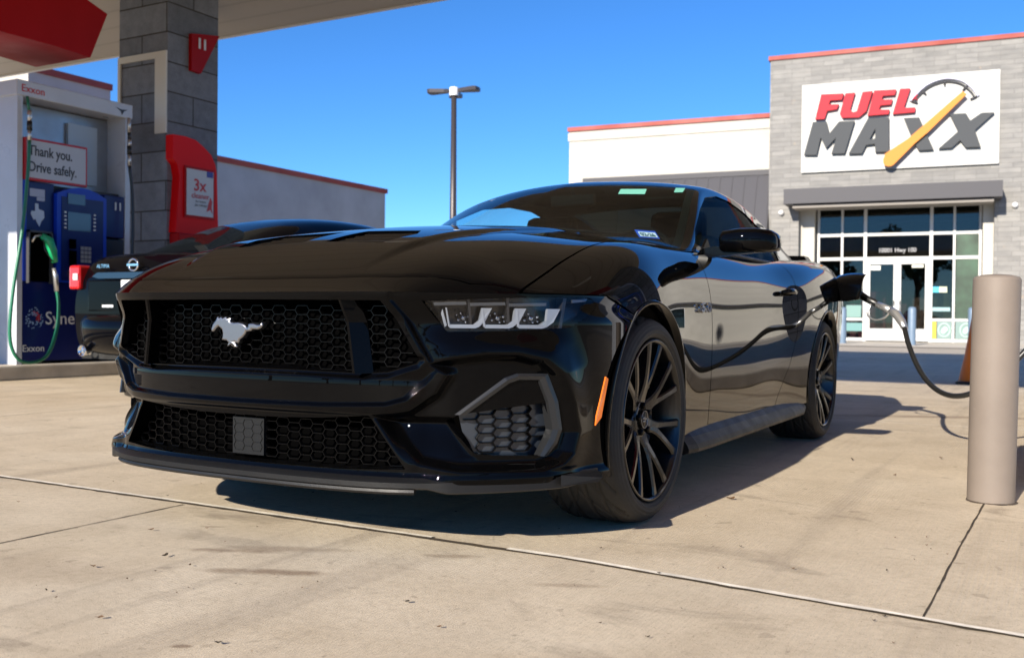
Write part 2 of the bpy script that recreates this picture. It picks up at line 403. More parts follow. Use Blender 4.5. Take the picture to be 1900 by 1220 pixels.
# ---- hood ----
def f_hood(V): return np.minimum.reduce([V[:,1]-hoodfront(V[:,0])-.004, seamx(V[:,1])-G-V[:,0], V[:,2]-TOPZ-G, .60-V[:,1]-.1*V[:,0]**2*0+.12*(V[:,0]/.7)**2])
hood=master.clip(f_hood)
VENT=[(.045,-.60),(.30,-.640),(.335,-.50),(.285,-.405),(.045,-.375)]
def hood_shape(V):
    """centre dome with crisp shoulders and a soft front roll"""
    V=V.copy(); x,y=V[:,0],V[:,1]; ax=np.abs(x)
    ce=lin([(-.87,.36),(-.6,.43),(-.3,.455),(.6,.40)],y)
    V[:,2]+=.013*sstep(.016,-.016,ax-ce)*sstep(-.86,-.60,y)
    V[:,2]-=.004*sstep(.012,0,y-hoodfront(ax))
    return V
hood.V=hood_shape(hood.V)
vp=Surf(hood.V.copy(),hood.F).clip(lambda V: psdf(VENT,V[:,0],V[:,1])+.004)
hood=hood.clip(lambda V: -psdf(VENT,V[:,0],V[:,1]))
hb=hood.both(); hb.rim(.020); hood_o=surf('hood',hb,PAINT,car)
def zh(x,y):
    i=np.argmin((vp.V[:,0]-abs(x))**2+(vp.V[:,1]-y)**2); return vp.V[i,2]
for s in (-1,1):
    q=vp if s>0 else vp.mirrored(); q=Surf(q.V-np.array([0,0,.013]),q.F); vo=surf('hood_vent',q,TRIM,hood_o)
    mm=MB()
    for k in range(4):
        y=-.58+.05*k; 
        a_=(.06,y,zh(.06,y)-.010); b_=(.29,y-.02,zh(.29,y-.02)-.010)
        V=[]
        for (px_,py_,pz_) in (a_,b_): V+=[(s*px_,py_,pz_-.004),(s*px_,py_+.022,pz_+.007),(s*px_,py_+.026,pz_-.004)]
        mm.add(V,[[0,1,4,3],[1,2,5,4],[0,2,1],[3,4,5]] if s>0 else [[3,4,1,0],[4,5,2,1],[1,2,0],[5,4,3]])
    mm.build('vent_louvres',GLOSSB,vo)
# ---- front fascia ----
ZS=np.concatenate([np.linspace(.205,.24,8),np.linspace(.24,.41,58)[1:],np.linspace(.41,.56,115)[1:],np.linspace(.56,.60,14)[1:],np.linspace(.60,TOPZ-.0005,46)[1:]])
FB,FN=fascia_base(330,ZS)
S1=[(-1,.8),(.538,.8),(.538,.722),(.628,.535),(.60,.492),(.555,.448),(.5,.432),(.3,.424),(-.1,.421),(-1,.421)]
RIDGE=[(.60,.55),(.66,.568),(.73,.580),(.79,.580),(.838,.562),(.870,.520),(.893,.438),(.903,.35),(.893,.290),(.873,.262),(.836,.247),(.676,.252),(.585,.268),(.50,.36),(.455,.405),(.56,.425),(.62,.47),(.645,.52)]
UP_=[(-.2,.7245),(.507,.7215),(.588,.562),(.578,.549),(.5,.524),(.41,.5185),(.2,.522),(-.2,.523)]
def fasciaD(x,z):
    d1=psdf(S1,x,z); D=(.017*sstep(.50,.58,z)-.019*sstep(.56,.50,z))*sstep(-.001,.009,d1)
    D+=.006*np.exp(-(np.where(d1<0,-d1,0)/.018)**2)*sstep(.56,.48,z)
    dU=-psdf(UP_,x,z); D+=-.018*sstep(.019,0,dU)*sstep(.575,.555,z)
    # chin lip bulge and undercut below it
    D+=-.008*sstep(.412,.395,z)*sstep(.58,.50,x)
    d2=psdf(RIDGE,x,z)
    D+=-.024*sstep(.0,.03,d2)
    out=np.where(d2<0,-d2,0); D+=.020*np.exp(-(out/.045)**2)*sstep(.60,.68,x)*sstep(.70,.655,z)*sstep(.93,.88,x)
    # shelf running out below the lamps
    D+=.012*sstep(.66,.60,z)*sstep(.58,.64,x)*sstep(.90,.84,x)*(1-sstep(0,.02,d2))
    # lower vane: concave, facing up
    lo=psdf([(.47,.40),(.60,.40),(.665,.40),(.72,.285),(.60,.262),(.56,.262)],x,z)
    D+=-.040*sstep(.265,.398,z)*sstep(-.004,.02,lo)
    # lower lip roll
    D+=.008*sstep(.25,.225,z)
    # corner blade beside the pod
    return D
def fpos(x,z,off=0.0):
    """point on the fascia (base) for lateral x>=0 and height z, pushed outwards by off"""
    x=abs(x) ; k=int(np.argmin(np.abs(ZS-z))); xs=FB[:,k,0]; i=np.clip(np.searchsorted(xs,x),1,len(xs)-1)
    t=(x-xs[i-1])/(xs[i]-xs[i-1]+1e-9); p=FB[i-1,k]*(1-t)+FB[i,k]*t; n=FN[i-1]*(1-t)+FN[i]*t; n=n/np.linalg.norm(n)
    return np.array([x+n[0]*off,p[1]+n[1]*off,z]),n
FP=FB.copy(); DD=fasciaD(FB[...,0],FB[...,2])
FP[...,0]+=FN[:,None,0]*DD; FP[...,1]+=FN[:,None,1]*DD; FP[0,:,0]=0
XZ=FB[...,[0,2]].reshape(-1,2)
fas=grid(FP,flip=True); 
# carry base x,z as extra columns so every cut-out stays a clean outline
fas.V=np.hstack([fas.V,XZ])
UP=[(-.2,.7245),(.507,.7215),(.588,.562),(.578,.549),(.5,.524),(.41,.5185),(.2,.522),(-.2,.523)]
LOW=[(-.2,.383),(.134,.384),(.30,.390),(.452,.403),(.556,.258),(.30,.248),(-.2,.246)]
POCK=[(.652,.389),(.709,.302),(.716,.297),(.834,.289),(.8585,.335),(.858,.36),(.846,.437),(.676,.409)]
HEAD=[(.607,.7205),(.893,.7395),(.905,.737),(.9155,.718),(.917,.700),(.905,.672),(.885,.650),(.79,.641),(.648,.637)]
for pl in (UP,LOW,POCK,HEAD): fas=fas.clip(-psdf(pl,fas.V[:,3],fas.V[:,4]))
fas=fas.clip(arch(fas.V))
seamz=lambda y: lin([(-.6,.80),(-.40,.80),(-.34,.742),(-.17,.682),(0,.66)],y)
fas=fas.clip(np.minimum(seamz(fas.V[:,1])-G-fas.V[:,2],-.12-fas.V[:,1]))
fas.V=fas.V[:,:3]; 
nose=master.clip(lambda V: np.minimum.reduce([hoodfront(V[:,0])-G-V[:,1],V[:,2]-TOPZ+.001,seamx(V[:,1])-G-V[:,0]]))
nb=nose.both(); nb.rim(.012)
fb=fas.both(); fb.rim(.022)
bumper=surf('front_bumper',fb,PAINT,car); surf('nose_panel',nb,PAINT,car)
# ---- fenders, doors, quarters ----
SIDEX=.0
def side(f,name,lab=None):
    for s in (0,1):
        p=master.clip(f)
        p.rim(.016)
        if s: p=p.mirrored()
        o=surf(name,p,PAINT,car); yield o
def f_fender(V): return np.minimum.reduce([V[:,0]-seamx(V[:,1])-G,V[:,2]-np.where(V[:,1]<-.33,TOPZ+G,np.maximum(seamz(V[:,1])+G,.0)*(V[:,1]<-.12)),V[:,1]+.66,.715+.06*(V[:,2]-.5)-G-V[:,1],arch(V),V[:,2]-.235-.0*V[:,1]])
def f_door(V): return np.minimum.reduce([V[:,0]-.70,V[:,1]-(.715+.06*(V[:,2]-.5))-G,lin([(.2,1.72),(.3,1.80),(.45,1.98),(.6,2.07),(.9,2.10),(1.1,2.08)],V[:,2])-G-V[:,1],V[:,2]-.262,V[:,0]-.735])
def f_quarter(V): return np.minimum.reduce([V[:,1]-lin([(.2,1.72),(.3,1.80),(.45,1.98),(.6,2.07),(.9,2.10),(1.1,2.08)],V[:,2])-G,arch(V),V[:,2]-.235,V[:,0]-.60])
fenders=list(side(f_fender,'front_fender')); doors=list(side(f_door,'door')); quarters=list(side(f_quarter,'quarter_panel'))
def arch_lip(cy,mat):
    for s in (1,-1):
        V=[];F=[];n=64; ys=np.array([q[0] for q in ST]); C=np.array([q[1] for q in ST])
        tt=np.linspace(0,1,160)
        for i in range(n+1):
            a=-.30+(math.pi+.60)*i/n; y=cy-math.cos(a)*ARC; z=AZ+math.sin(a)*ARC
            S=bspline(natspline(ys,C,[y])[0],tt); k=np.where((S[:,0]>.8))[0]; x=float(np.interp(-z,-S[k,1],S[k,0]))
            for (dx,dr) in ((.0015,.004),(.005,-.001),(.004,-.010),(-.05,-.012)):
                V.append((s*(x+dx),cy-math.cos(a)*(ARC+dr),AZ+math.sin(a)*(ARC+dr)))
        for i in range(n):
            for j in range(3):
                q=[i*4+j,i*4+j+1,(i+1)*4+j+1,(i+1)*4+j]; F.append(q if s>0 else q[::-1])
        mesh('arch_trim',V,F,mat,car,True)
        # inner wheel housing
        w=MB(); V=[];F=[]
        for i in range(33):
            a=-.25+(math.pi+.5)*i/32
            for x in (.915,.55): V.append((s*x,cy-math.cos(a)*(ARC+.004),AZ+math.sin(a)*(ARC+.004)))
        F=[[2*i,2*i+1,2*i+3,2*i+2] for i in range(32)]
        mesh('wheel_housing',V,F,UNDER,car,True)
arch_lip(0,PAINT); arch_lip(2.72,PAINT)
# ---- tail, cowl deck, underbody, sills ----
tail=MB(); ring=[]
Qr=bspline(np.array(ST[-1][1]),np.linspace(0,1,40))
t2=[[ (x*k,3.9+.055*(1-((x/.81)**2))*(1) + .03*(1-k), z) for x,z in Qr] for k in (1,)]
V=[(x,3.9,z) for x,z in Qr]+[(0,3.97,z) for x,z in Qr]
mid=[(x*.8,3.95,z) for x,z in Qr]
V=[(x,3.9,z) for x,z in Qr]+mid+[(0,3.985,z) for x,z in Qr]; n=len(Qr)
sf=Surf(V,[[r*n+i,r*n+i+1,(r+1)*n+i+1,(r+1)*n+i] for r in (0,1) for i in range(n-1)]).both(); surf('rear_fascia',sf,PAINT,car)
deck=master.clip(lambda V: np.minimum.reduce([V[:,1]-2.9,.60-V[:,0]])); surf('trunk_lid',deck.both(),PAINT,car)
spo=MB()
spo.prism([(-.62,0),(.62,0),(.60,.03),(.3,.04),(-.3,.04),(-.60,.03)],(0,3.72,1.085),(1,0,0),(0,0,1),(0,1,0),.14); spo.build('spoiler',PAINT,car)
u=MB(); u.box((-.62,-.72,.20),(.62,3.7,.30)); u.box((-.60,-.70,.22),(.60,.62,.62)); u.box((-.87,.45,.19),(.87,2.30,.30)); u.box((-.62,-.72,.24),(.62,-.5,.70)); u.build('underbody',UNDER,car)
shell=MB(); shell.box((-.60,2.35,.3),(.60,3.7,.86)); shell.build('trunk_floor',VOID,car); shell=MB(); shell.box((-.86,.62,.28),(.86,.70,.90)); shell.build('bulkhead',VOID,car)
for s in (1,-1):
    prof=[(.86,.275),(.905,.262),(.930,.240),(.950,.214),(.957,.198),(.955,.186),(.935,.178),(.80,.172)]; V=[];F=[]; ysx=[.395,.42,.46,.60,.9,1.3,1.7,2.05,2.18,2.24,2.29]; n=len(prof)
    for y in ysx:
        k=float(sstep(.36,.50,np.array(y))); k2=float(sstep(2.34,2.16,np.array(y)))
        for x,z in prof: V.append((s*(x-.025*(1-k)-.02*(1-k2)),y,z+(.262-z)*.35*(1-k2)))
    for i in range(len(ysx)-1):
        for j in range(n-1):
            q=[i*n+j,i*n+j+1,(i+1)*n+j+1,(i+1)*n+j]; F.append(q if s>0 else q[::-1])
    F.append([j for j in range(n)][::-1] if s>0 else [j for j in range(n)]); F.append([(len(ysx)-1)*n+j for j in range(n)])
    mesh('side_skirt',V,F,TRIM,car)
    # filler strip between the door bottom and the skirt
    b=MB(); b.box((s*.84,.42,.232),(s*.893,2.25,.268)); b.build('sill',PAINT,car)
# ---- splitter along the nose ----
X_,N_=plan(200); keep=[i for i in range(200) if X_[i,1]<-.425]
def sweep(idx,prof,name,mat,zf=lambda s:0,endcap=True):
    V=[];F=[];n=len(prof(0))
    ring=[(X_[i],N_[i],1) for i in idx[::-1]]; full=[(np.array([-x[0],x[1]]),np.array([-nn[0],nn[1]]),-1) for x,nn,_ in ring]+[(x,nn,1) for x,nn,_ in ring[::-1][1:]]
    for x,nn,_ in full:
        dz=zf(abs(x[0]))
        for o,z in prof(abs(x[0])): V.append((x[0]+nn[0]*o,x[1]+nn[1]*o,z+dz))
    n=len(prof(0))
    for i in range(len(full)-1):
        for j in range(n): F.append([i*n+j,i*n+(j+1)%n,(i+1)*n+(j+1)%n,(i+1)*n+j])
    F.append(list(range(n))); F.append([(len(full)-1)*n+j for j in range(n)][::-1])
    return mesh(name,V,F,mat,car)
def sp_prof(x):
    e=float(sstep(.60,.66,np.array(x))); e2=float(sstep(.86,.94,np.array(x)))
    zt=.236+.002*e; zb=.207-.013*e+.014*e2; out=.028+.004*e-.018*e2
    return [(-.06,zt+.002),(.008,zt),(out-.008,zt-.006),(out,zt-.011),(out,zb+.004),(out-.007,zb),(-.06,zb)]
sweep(keep,sp_prof,'splitter',TRIM)
def sp2(x):
    return [(-.05,.207),(.022,.206),(.024,.199),(.018,.192),(-.05,.190)]
sweep([i for i in keep if X_[i,0]<.58],sp2,'splitter_lip',TRIM)
for s in (1,-1):   # turned-out end blades
    m=MB(); m.add([(s*.90,-.60,.205),(s*.985,-.535,.216),(s*.99,-.515,.226),(s*.90,-.60,.236),(s*.93,-.44,.208),(s*.955,-.44,.214),(s*.955,-.44,.228),(s*.93,-.44,.236)],[f if s>0 else f[::-1] for f in [[0,1,2,3],[7,6,5,4],[1,5,6,2],[3,2,6,7],[0,4,5,1],[0,3,7,4]]]); m.build('splitter_blade',TRIM,car)
# ---- honeycomb meshes ----
def inside(poly,x,z,e=0): return float(psdf(poly,np.array([x]),np.array([z]))[0])>e
def honey(poly,px,pz,wall,back,depth,posf,sym=True,off=(0,0),e=-.004):
    m=MB(); seen=set(); n=int(2/px)
    h=pz/2; sl=px*.20
    def edge(a,b):
        key=(round((a[0]+b[0])/2,4),round((a[1]+b[1])/2,4))
        if key in seen: return
        seen.add(key)
        mx,mz=key
        if not(inside(poly,abs(a[0]) if sym else a[0],a[1],e) and inside(poly,abs(b[0]) if sym else b[0],b[1],e)): return
        d=np.array([b[0]-a[0],b[1]-a[1]]); L=np.hypot(*d); d/=L; nn=np.array([-d[1],d[0]])*wall/2
        V=[]
        for (q,sg) in ((a,1),(b,1),(b,-1),(a,-1)):
            for dep,wd in ((back+.003,1),(back,.45),(back+depth,1)):
                x=q[0]+nn[0]*sg*wd; z=q[1]+nn[1]*sg*wd
                V.append(posf(x,z,-dep))
        # per corner: 0 shoulder,1 front crest,2 back
        F=[]
        for i in range(4):
            j=(i+1)%4; F.append([i*3+1,j*3+1,j*3,i*3]); F.append([i*3,j*3,j*3+2,i*3+2])
        F.append([1,4,7,10][::-1]); m.add(V,F)
    for i in range(-n//2-1,n//2+2):
        for k in range(-2,int(.75/pz)+2):
            cx=off[0]+i*px; cz=off[1]+k*pz+(pz/2 if i%2 else 0)
            hw=px/2+sl/2; tw=px/2-sl/2
            pts=[(cx-hw,cz),(cx-tw,cz+h),(cx+tw,cz+h),(cx+hw,cz),(cx+tw,cz-h),(cx-tw,cz-h)]
            for a,b in zip(pts,pts[1:]+pts[:1]): edge(a,b)
    return m
def fsym(x,z,off):
    p,n=fpos(x,z,off); return (p[0] if x>=0 else -p[0],p[1],p[2])
def fsymflat(x,z,off):
    # grille insert is shallower in plan than the bumper skin
    p,n=fpos(abs(x)*.9,z,0); return (x,p[1]-off+.0,z)
UPm=[(-.1,.716),(.492,.712),(.565,.566),(.56,.553),(.49,.532),(.40,.528),(.2,.530),(-.1,.530)]
LOWm=[(-.1,.384),(.30,.386),(.43,.395),(.535,.262),(.30,.255),(-.1,.254)]
def gpos(x,z,off): 
    y=-.905+.20*abs(x)**2.2; return (x,y-off,z)
g=honey(UPm,.042,.0258,.0036,.0,.012,gpos,off=(0,.50)); ug=g.build('upper_grille',GLOSSB,car)
g=honey(LOWm,.042,.0262,.0036,.0,.012,lambda x,z,o:(x,-.885+.20*abs(x)**2.2-o,z),off=(0,.247)); g.build('lower_grille',GLOSSB,car)
def sheet(poly,posf,off,name,mat,both=True,step=.02):
    P=np.array(poly); x0,x1,z0,z1=max(0,P[:,0].min()) if both else P[:,0].min(),P[:,0].max(),P[:,1].min(),P[:,1].max()
    nx,nz=int((x1-x0)/step)+2,int((z1-z0)/step)+2; gx=np.linspace(x0,x1,nx); gz=np.linspace(z0,z1,nz)
    s=grid(np.array([[(x,0,z) for z in gz] for x in gx]),flip=True); s=s.clip(psdf(poly,s.V[:,0],s.V[:,2])+1e-6)
    s.V=np.array([posf(v[0],v[2],off) for v in s.V]); return s.both() if both else s
big=[(-.1,.735),(.53,.735),(.61,.55),(.59,.50),(-.1,.50)]
surf('grille_backing',sheet(big,gpos,-.030,'b',VOID)+sheet([(-.1,.40),(.47,.41),(.59,.24),(-.1,.235)],lambda x,z,o:(x,-.87+.20*abs(x)**2.2-o,z),-.030,'b',VOID),VOID,car)
# radiator ledge and duct walls behind the openings
m=MB()
for s in (1,-1):
    pass
def wallstrip(poly,o1,o2,posf,name,mat):
    V=[];F=[]; pts=[]
    for (a,b) in zip(poly,poly[1:]+poly[:1]):
        if a[0]<0 and b[0]<0: continue
        for k in range(8):
            t=k/8; pts.append((a[0]*(1-t)+b[0]*t,a[1]*(1-t)+b[1]*t))
    pts=[p for p in pts if p[0]>=-.001]
    for s in (1,-1):
        n0=len(V)
        for x,z in pts:
            p,n=fpos(x,z,o1+float(fasciaD(np.array([x]),np.array([z]))[0])); q=posf(x,z,o2); V.append((s*p[0],p[1],z)); V.append((s*q[0],q[1],z))
        for i in range(len(pts)-1):
            if abs(pts[i][0])<.003 and abs(pts[i+1][0])<.003: continue
            q=[n0+2*i,n0+2*i+1,n0+2*i+3,n0+2*i+2]; F.append(q if s>0 else q[::-1])
    return mesh(name,V,F,mat,car)
wallstrip([(0,.7245),(.507,.7215),(.588,.562),(.578,.549),(.5,.524),(.41,.5185),(.2,.522),(0,.523)],-.014,-.03,gpos,'grille_surround',GLOSSB)
wallstrip([(0,.383),(.134,.384),(.30,.390),(.452,.403),(.556,.258),(.30,.248),(0,.246)],-.012,-.03,lambda x,z,o:(x,-.87+.20*abs(x)**2.2-o,z),'lower_duct',GLOSSB)
# grille bars (nostril dividers) and inner nostril frames
for s in (1,-1):
    V=[]
    for (xa,z) in ((.375,.7235),(.388,.66),(.398,.59),(.408,.519)):
        for dx,o in ((0,.006),(.004,.012),(.012,.013),(.040,-.030),(.040,-.05),(0,-.05)):
            p,n=fpos(xa+dx,z,0); V.append((s*(xa+dx),p[1]-o,z))
    F=[]
    for i in range(3):
        for j in range(6):
            q=[i*6+j,i*6+(j+1)%6,(i+1)*6+(j+1)%6,(i+1)*6+j]; F.append(q[::-1] if s>0 else q)
    mesh('grille_bar',V,F,PAINT,car)
# radar panel
V=sheet([(-.062,.372),(.062,.372),(.062,.262),(-.062,.262)],lambda x,z,o:(x,-.893-o,z),0,'r',GREYTR,both=False); V.rim(.01); RADM=P('radar_cover',(.006,.0063,.0068),.45,spec=.3); rp=surf('radar_panel',V,RADM,car,False)
g=honey([(-.062,.372),(.062,.372),(.062,.262),(-.062,.262)],.0352,.0262,.002,-.0022,.003,lambda x,z,o:(x,-.893-o,z),sym=False,off=(0,.247),e=0); g.build('radar_pattern',RADM,rp)
# ---- galloping horse emblem ----
def horse_pt(x,y): return ((x-900)/1.0*(.0755/705/1.0),(660-y)*(.0755/705))
HP=[(195,600),(240,480),(330,380),(350,330),(392,292),(415,345),(480,298),(520,345),(620,295),(650,350),(752,330),(722,400),(760,430),(850,440),(960,430),(1080,455),(1170,500),(1215,560),(1250,520),(1240,470),(1300,448),(1400,455),(1500,480),(1570,470),(1620,425),(1632,490),(1600,550),(1520,590),(1430,590),(1350,580),(1330,620),(1270,635),(1190,635),(1160,700),(1080,790),(1000,835),(985,900),(960,925),(900,895),(830,905),(880,930),(920,985),(930,1020),(850,1025),(780,990),(740,950),(700,990),(655,1005),(665,970),(715,935),(640,870),(500,855),(530,780),(530,690),(510,610),(450,560),(400,525),(340,570),(270,650),(235,665),(200,640)]
import mathutils.geometry as mg
def relief(poly2,org,ux,uz,t,name,mat,parent,bev=.25):
    """raised badge: bevelled outline extruded towards -y"""
    c=bpy.data.curves.new(name,'CURVE'); c.dimensions='2D'; c.fill_mode='BOTH'; c.extrude=t/2; c.bevel_depth=t*bev; c.bevel_resolution=2
    sp=c.splines.new('POLY'); sp.points.add(len(poly2)-1)
    for i,(a,b) in enumerate(poly2): sp.points[i].co=(a,b,0,1)
    sp.use_cyclic_u=True; c.offset=-t*bev*.8
    to=bpy.data.objects.new('tmp',c); col.objects.link(to); me=bpy.data.meshes.new_from_object(to.evaluated_get(bpy.context.evaluated_depsgraph_get())); bpy.data.objects.remove(to)
    ux=Vector(ux).normalized(); uz=Vector(uz).normalized(); n=ux.cross(uz)
    me.transform(Matrix(((ux.x,uz.x,n.x,org[0]),(ux.y,uz.y,n.y,org[1]),(ux.z,uz.z,n.z,org[2]),(0,0,0,1)))); me.transform(Matrix.Translation(-world_loc(parent)))
    o=bpy.data.objects.new(name,me); col.objects.link(o); me.materials.clear(); me.materials.append(mat); o.parent=parent
    me.polygons.foreach_set('use_smooth',[True]*len(me.polygons)); me.update(); return o
HS=.00016
em=relief([((x-900)*HS*.86*1.03,(655-y)*HS*.70*1.1) for x,y in HP],(-.012,-.925,.628),(1,0,0),(0,0,1),.013,'horse_emblem',CHROME,car,.42)
m=MB(); m.box((-.02,-.92,.60),(.01,-.89,.64)); m.build('emblem_bracket',VOID,car)
# ---- side pockets ----
FRAMEM=P('satin_frame_plastic',(.012,.0125,.0135),.34,spec=.5)
POm=[(.690,.386),(.725,.300),(.834,.290),(.857,.335),(.857,.36),(.845,.445),(.70,.42)]
for s in (1,-1):
    def pp(x,z,off,s=s):
        p,n=fpos(x,z,off); return (s*p[0],p[1],p[2])
    g=honey(POm,.0345,.0262,.0032,.024,.014,pp,sym=False,off=(.015,.248),e=-.003)
    if s<0: g.F=[f[::-1] for f in g.F]
    g.build('pocket_mesh',GLOSSB,car)
    sh=sheet([(.672,.45),(.700,.305),(.73,.285),(.88,.27),(.875,.46)],pp,-.040,'p',GLOSSB,both=False)
    if s<0: sh.F=[f[::-1] for f in sh.F]
    surf('pocket_backing',sh,P('slate_plastic',(.022,.027,.036),.22,coat=.3),car)
    V=[]; O=[(.668,.410),(.769,.510),(.793,.522),(.848,.520),(.866,.44),(.873,.36),(.865,.320),(.847,.285)]; I=[(.696,.408),(.779,.491),(.797,.500),(.830,.499),(.845,.437),(.853,.36),(.848,.337),(.832,.2885)]
    F=[]
    for (a,b) in zip(O,I):
        V.append(pp(*a,-.022)); V.append(pp(*a,.006)); V.append(pp(a[0]*.65+b[0]*.35,a[1]*.65+b[1]*.35,.010)); V.append(pp(b[0]*.8+a[0]*.2,b[1]*.8+a[1]*.2,.006)); V.append(pp(*b,-.020))
    for i in range(len(O)-1):
        for j in range(4):
            q=[i*5+j,i*5+j+1,(i+1)*5+j+1,(i+1)*5+j]; F.append(q if s<0 else q[::-1])
    F+= [[0,1,2,3,4],[35,36,37,38,39][::-1]]
    mesh('pocket_frame',V,F,FRAMEM,car)
    # ---- headlamp ----
    hl=MB()
    sh=sheet(HEAD,pp,-.045,'h',VOID,both=False,step=.012)
    if s<0: sh.F=[f[::-1] for f in sh.F]
    housing=surf('headlight',sh,P('lamp_housing',(.02,.021,.024),.25,coat=.5),car)
    # walls of the housing
    V=[];F=[];k=0
    for (a,b) in zip(HEAD,HEAD[1:]+HEAD[:1]):
        for q in (a,b): V+= [pp(*q,.002),pp(*q,-.047)]
        F.append([k,k+1,k+3,k+2]); k+=4
    mesh('lamp_surround',V,F,GLOSSB,housing)
    ln=sheet(HEAD,pp,.001,'l',LENS,both=False,step=.01)
    if s<0: ln.F=[f[::-1] for f in ln.F]
    surf('lamp_lens',ln,LENS,housing)
    def plate(poly,o1,o2,mb):
        n=len(poly); A=[pp(x,z,o1) for x,z in poly]; B=[pp(x,z,o2) for x,z in poly]
        F=[list(range(n)),list(range(2*n-1,n-1,-1))]+[[i,i+n,(i+1)%n+n,(i+1)%n] for i in range(n)]
        if s>0: F=[f[::-1] for f in F]
        mb.add(A+B,F)
    STRIPM=P('lamp_strip',(.13,.14,.155),.2,coat=.5); DIVM=P('lamp_divider',(.05,.05,.055),.2,coat=.4)
    for (xl,xr,xt) in ((.653,.721,.749),(.728,.789,.813),(.795,.851,.870)):
        lb=MB(); w_=xr-xl; z0,z1=.6475,.7035
        plate([(xl,z1),(xl+.003,z1),(xl+.004,z0+.010),(xr-.014,z0+.010),(xr-.002,z0+.022),(xt-.020,z1),(xt,z1),(xr+.010,z0+.018),(xr-.002,z0+.004),(xr-.010,z0),(xl+.004,z0),(xl,z0+.005)],-.008,-.020,lb); lb.build('daylight_bar',LAMPBAR,housing)
        pj=MB()
        # dark bezel box behind with bright projector cluster
        cx=(xl+xr)/2+.002; cz=.676
        for (dx,dz,r) in ((0,0,.0085),(-.012,-.006,.005),(.012,.004,.005),(.004,-.012,.004),(-.004,.013,.004),(.013,-.009,.0035),(-.014,.008,.003)):
            p_,n_=fpos(cx+dx,cz+dz,-.026); 
            pj.lathe([(r,0),(r*.9,r*.5),(r*.5,r*.85),(0.0001,r)],(s*p_[0],p_[1],p_[2]),(s*n_[0],n_[1],0),n=12)
        pj.build('projector',CHROMEP,housing)
    for (xa,xb) in ((.630,.699),(.706,.775),(.782,.846)):
        tb=MB(); plate([(xa,.7085),(xb,.712),(xb,.7205),(xa,.717)],-.006,-.018,tb); tb.build('upper_strip',STRIPM,housing)
    tb=MB(); plate([(.886,.722),(.903,.727),(.904,.735),(.884,.731)],-.006,-.012,tb); tb.build('outer_reflector',P('lamp_reflector',(.30,.31,.33),.15,metal=.7),housing)
    tb=MB(); plate([(.640,.688),(.646,.700),(.650,.655),(.645,.650)],-.008,-.016,tb); tb.build('inner_reflector',LAMPBAR,housing)
    for x_ in (.702,.778,.872): dv=MB(); plate([(x_,.642),(x_+.004,.642),(x_+.006,.735),(x_+.001,.735)],-.012,-.045,dv); dv.build('lamp_divider',DIVM,housing)
    # side marker
    def bodypt(y,z,off=0):
        xs=plan_x(y); return (s*(xs+off),y,z)
    from numpy import interp
    Xp,Np=plan(200)
    def plan_x(y): return float(np.interp(y,Xp[60:,1],Xp[60:,0]))
    mk=[(-.389,.505),(-.377,.498),(-.408,.385),(-.432,.363),(-.428,.392)]
    A=[bodypt(y,z,.004) for y,z in mk]; B=[bodypt(y,z,-.01) for y,z in mk]; n=5
    F=[list(range(n)),list(range(2*n-1,n-1,-1))]+[[i,i+n,(i+1)%n+n,(i+1)%n] for i in range(n)]
    if s>0: F=[f[::-1] for f in F]
    mesh('side_marker',A+B,F,AMBER,car)
# ================= greenhouse =================
GH=[ # y, zc, k(side drop at xa), xa, za, xb, zb
(.40,.985,.86,.93),(.60,1.065,.81,.925),(.88,1.186,.748,.975),(1.10,1.275,.695,1.095),(1.30,1.337,.645,1.215),(1.5,1.372,.598,1.300),(1.75,1.388,.575,1.335),(2.0,1.388,.565,1.338),(2.3,1.374,.560,1.322),(2.6,1.340,.562,1.280),(2.9,1.275,.572,1.210),(3.15,1.195,.590,1.125),(3.35,1.105,.60,1.045),(3.5,1.08,.61,1.02)]
def gh_master(ny=150,nt=90):
    C=[]
    for y,zc,xa,za in GH:
        d=zc-za
        xb=float(lin([(.4,.84),(.9,.80),(1.4,.79),(2.3,.80),(2.9,.76),(3.5,.70)],y)); zb=.955
        c=[(0,zc),(xa*.3,zc-d*.07),(xa*.6,zc-d*.30),(xa*.85,zc-d*.66),(xa*.975,zc-d*.92),(xa+.010,za-.008),(xa+.022,za-.030),(xa+(xb-xa)*.28,za-(za-zb)*.22-.02),(xa+(xb-xa)*.55,za-(za-zb)*.5),(xa+(xb-xa)*.8,za-(za-zb)*.76),(xb-.0,zb)]
        C.append(c)
    ys=np.array([g[0] for g in GH]); yq=np.linspace(.42,3.48,ny); Q=natspline(ys,np.array(C),yq); S=bspline(np.moveaxis(Q,1,0),np.linspace(0,1,nt))
    P=np.zeros((nt,ny,3)); P[...,0]=S[...,0]; P[...,2]=S[...,1]; P[...,1]=yq[None]; P[0,:,0]=0
    return grid(P,flip=True),np.repeat(np.linspace(0,1,nt)[:,None],ny,1).ravel()
gm,gt=gh_master()
gm.V=np.hstack([gm.V,gt[:,None]])
def xa_(y): return lin([(g[0],g[2]) for g in GH],y)
def cutV(s): s.V=s.V[:,:3]; return s
top_y=lambda x: 1.30+.20*(x/.6)**2
def f_ws(V): return np.minimum.reduce([top_y(V[:,0])-V[:,1], xa_(V[:,1])-.020-V[:,0], V[:,2]-.955])
ws=cutV(gm.clip(f_ws)).both(); 
ws_o=surf('windshield',ws,WS,car)
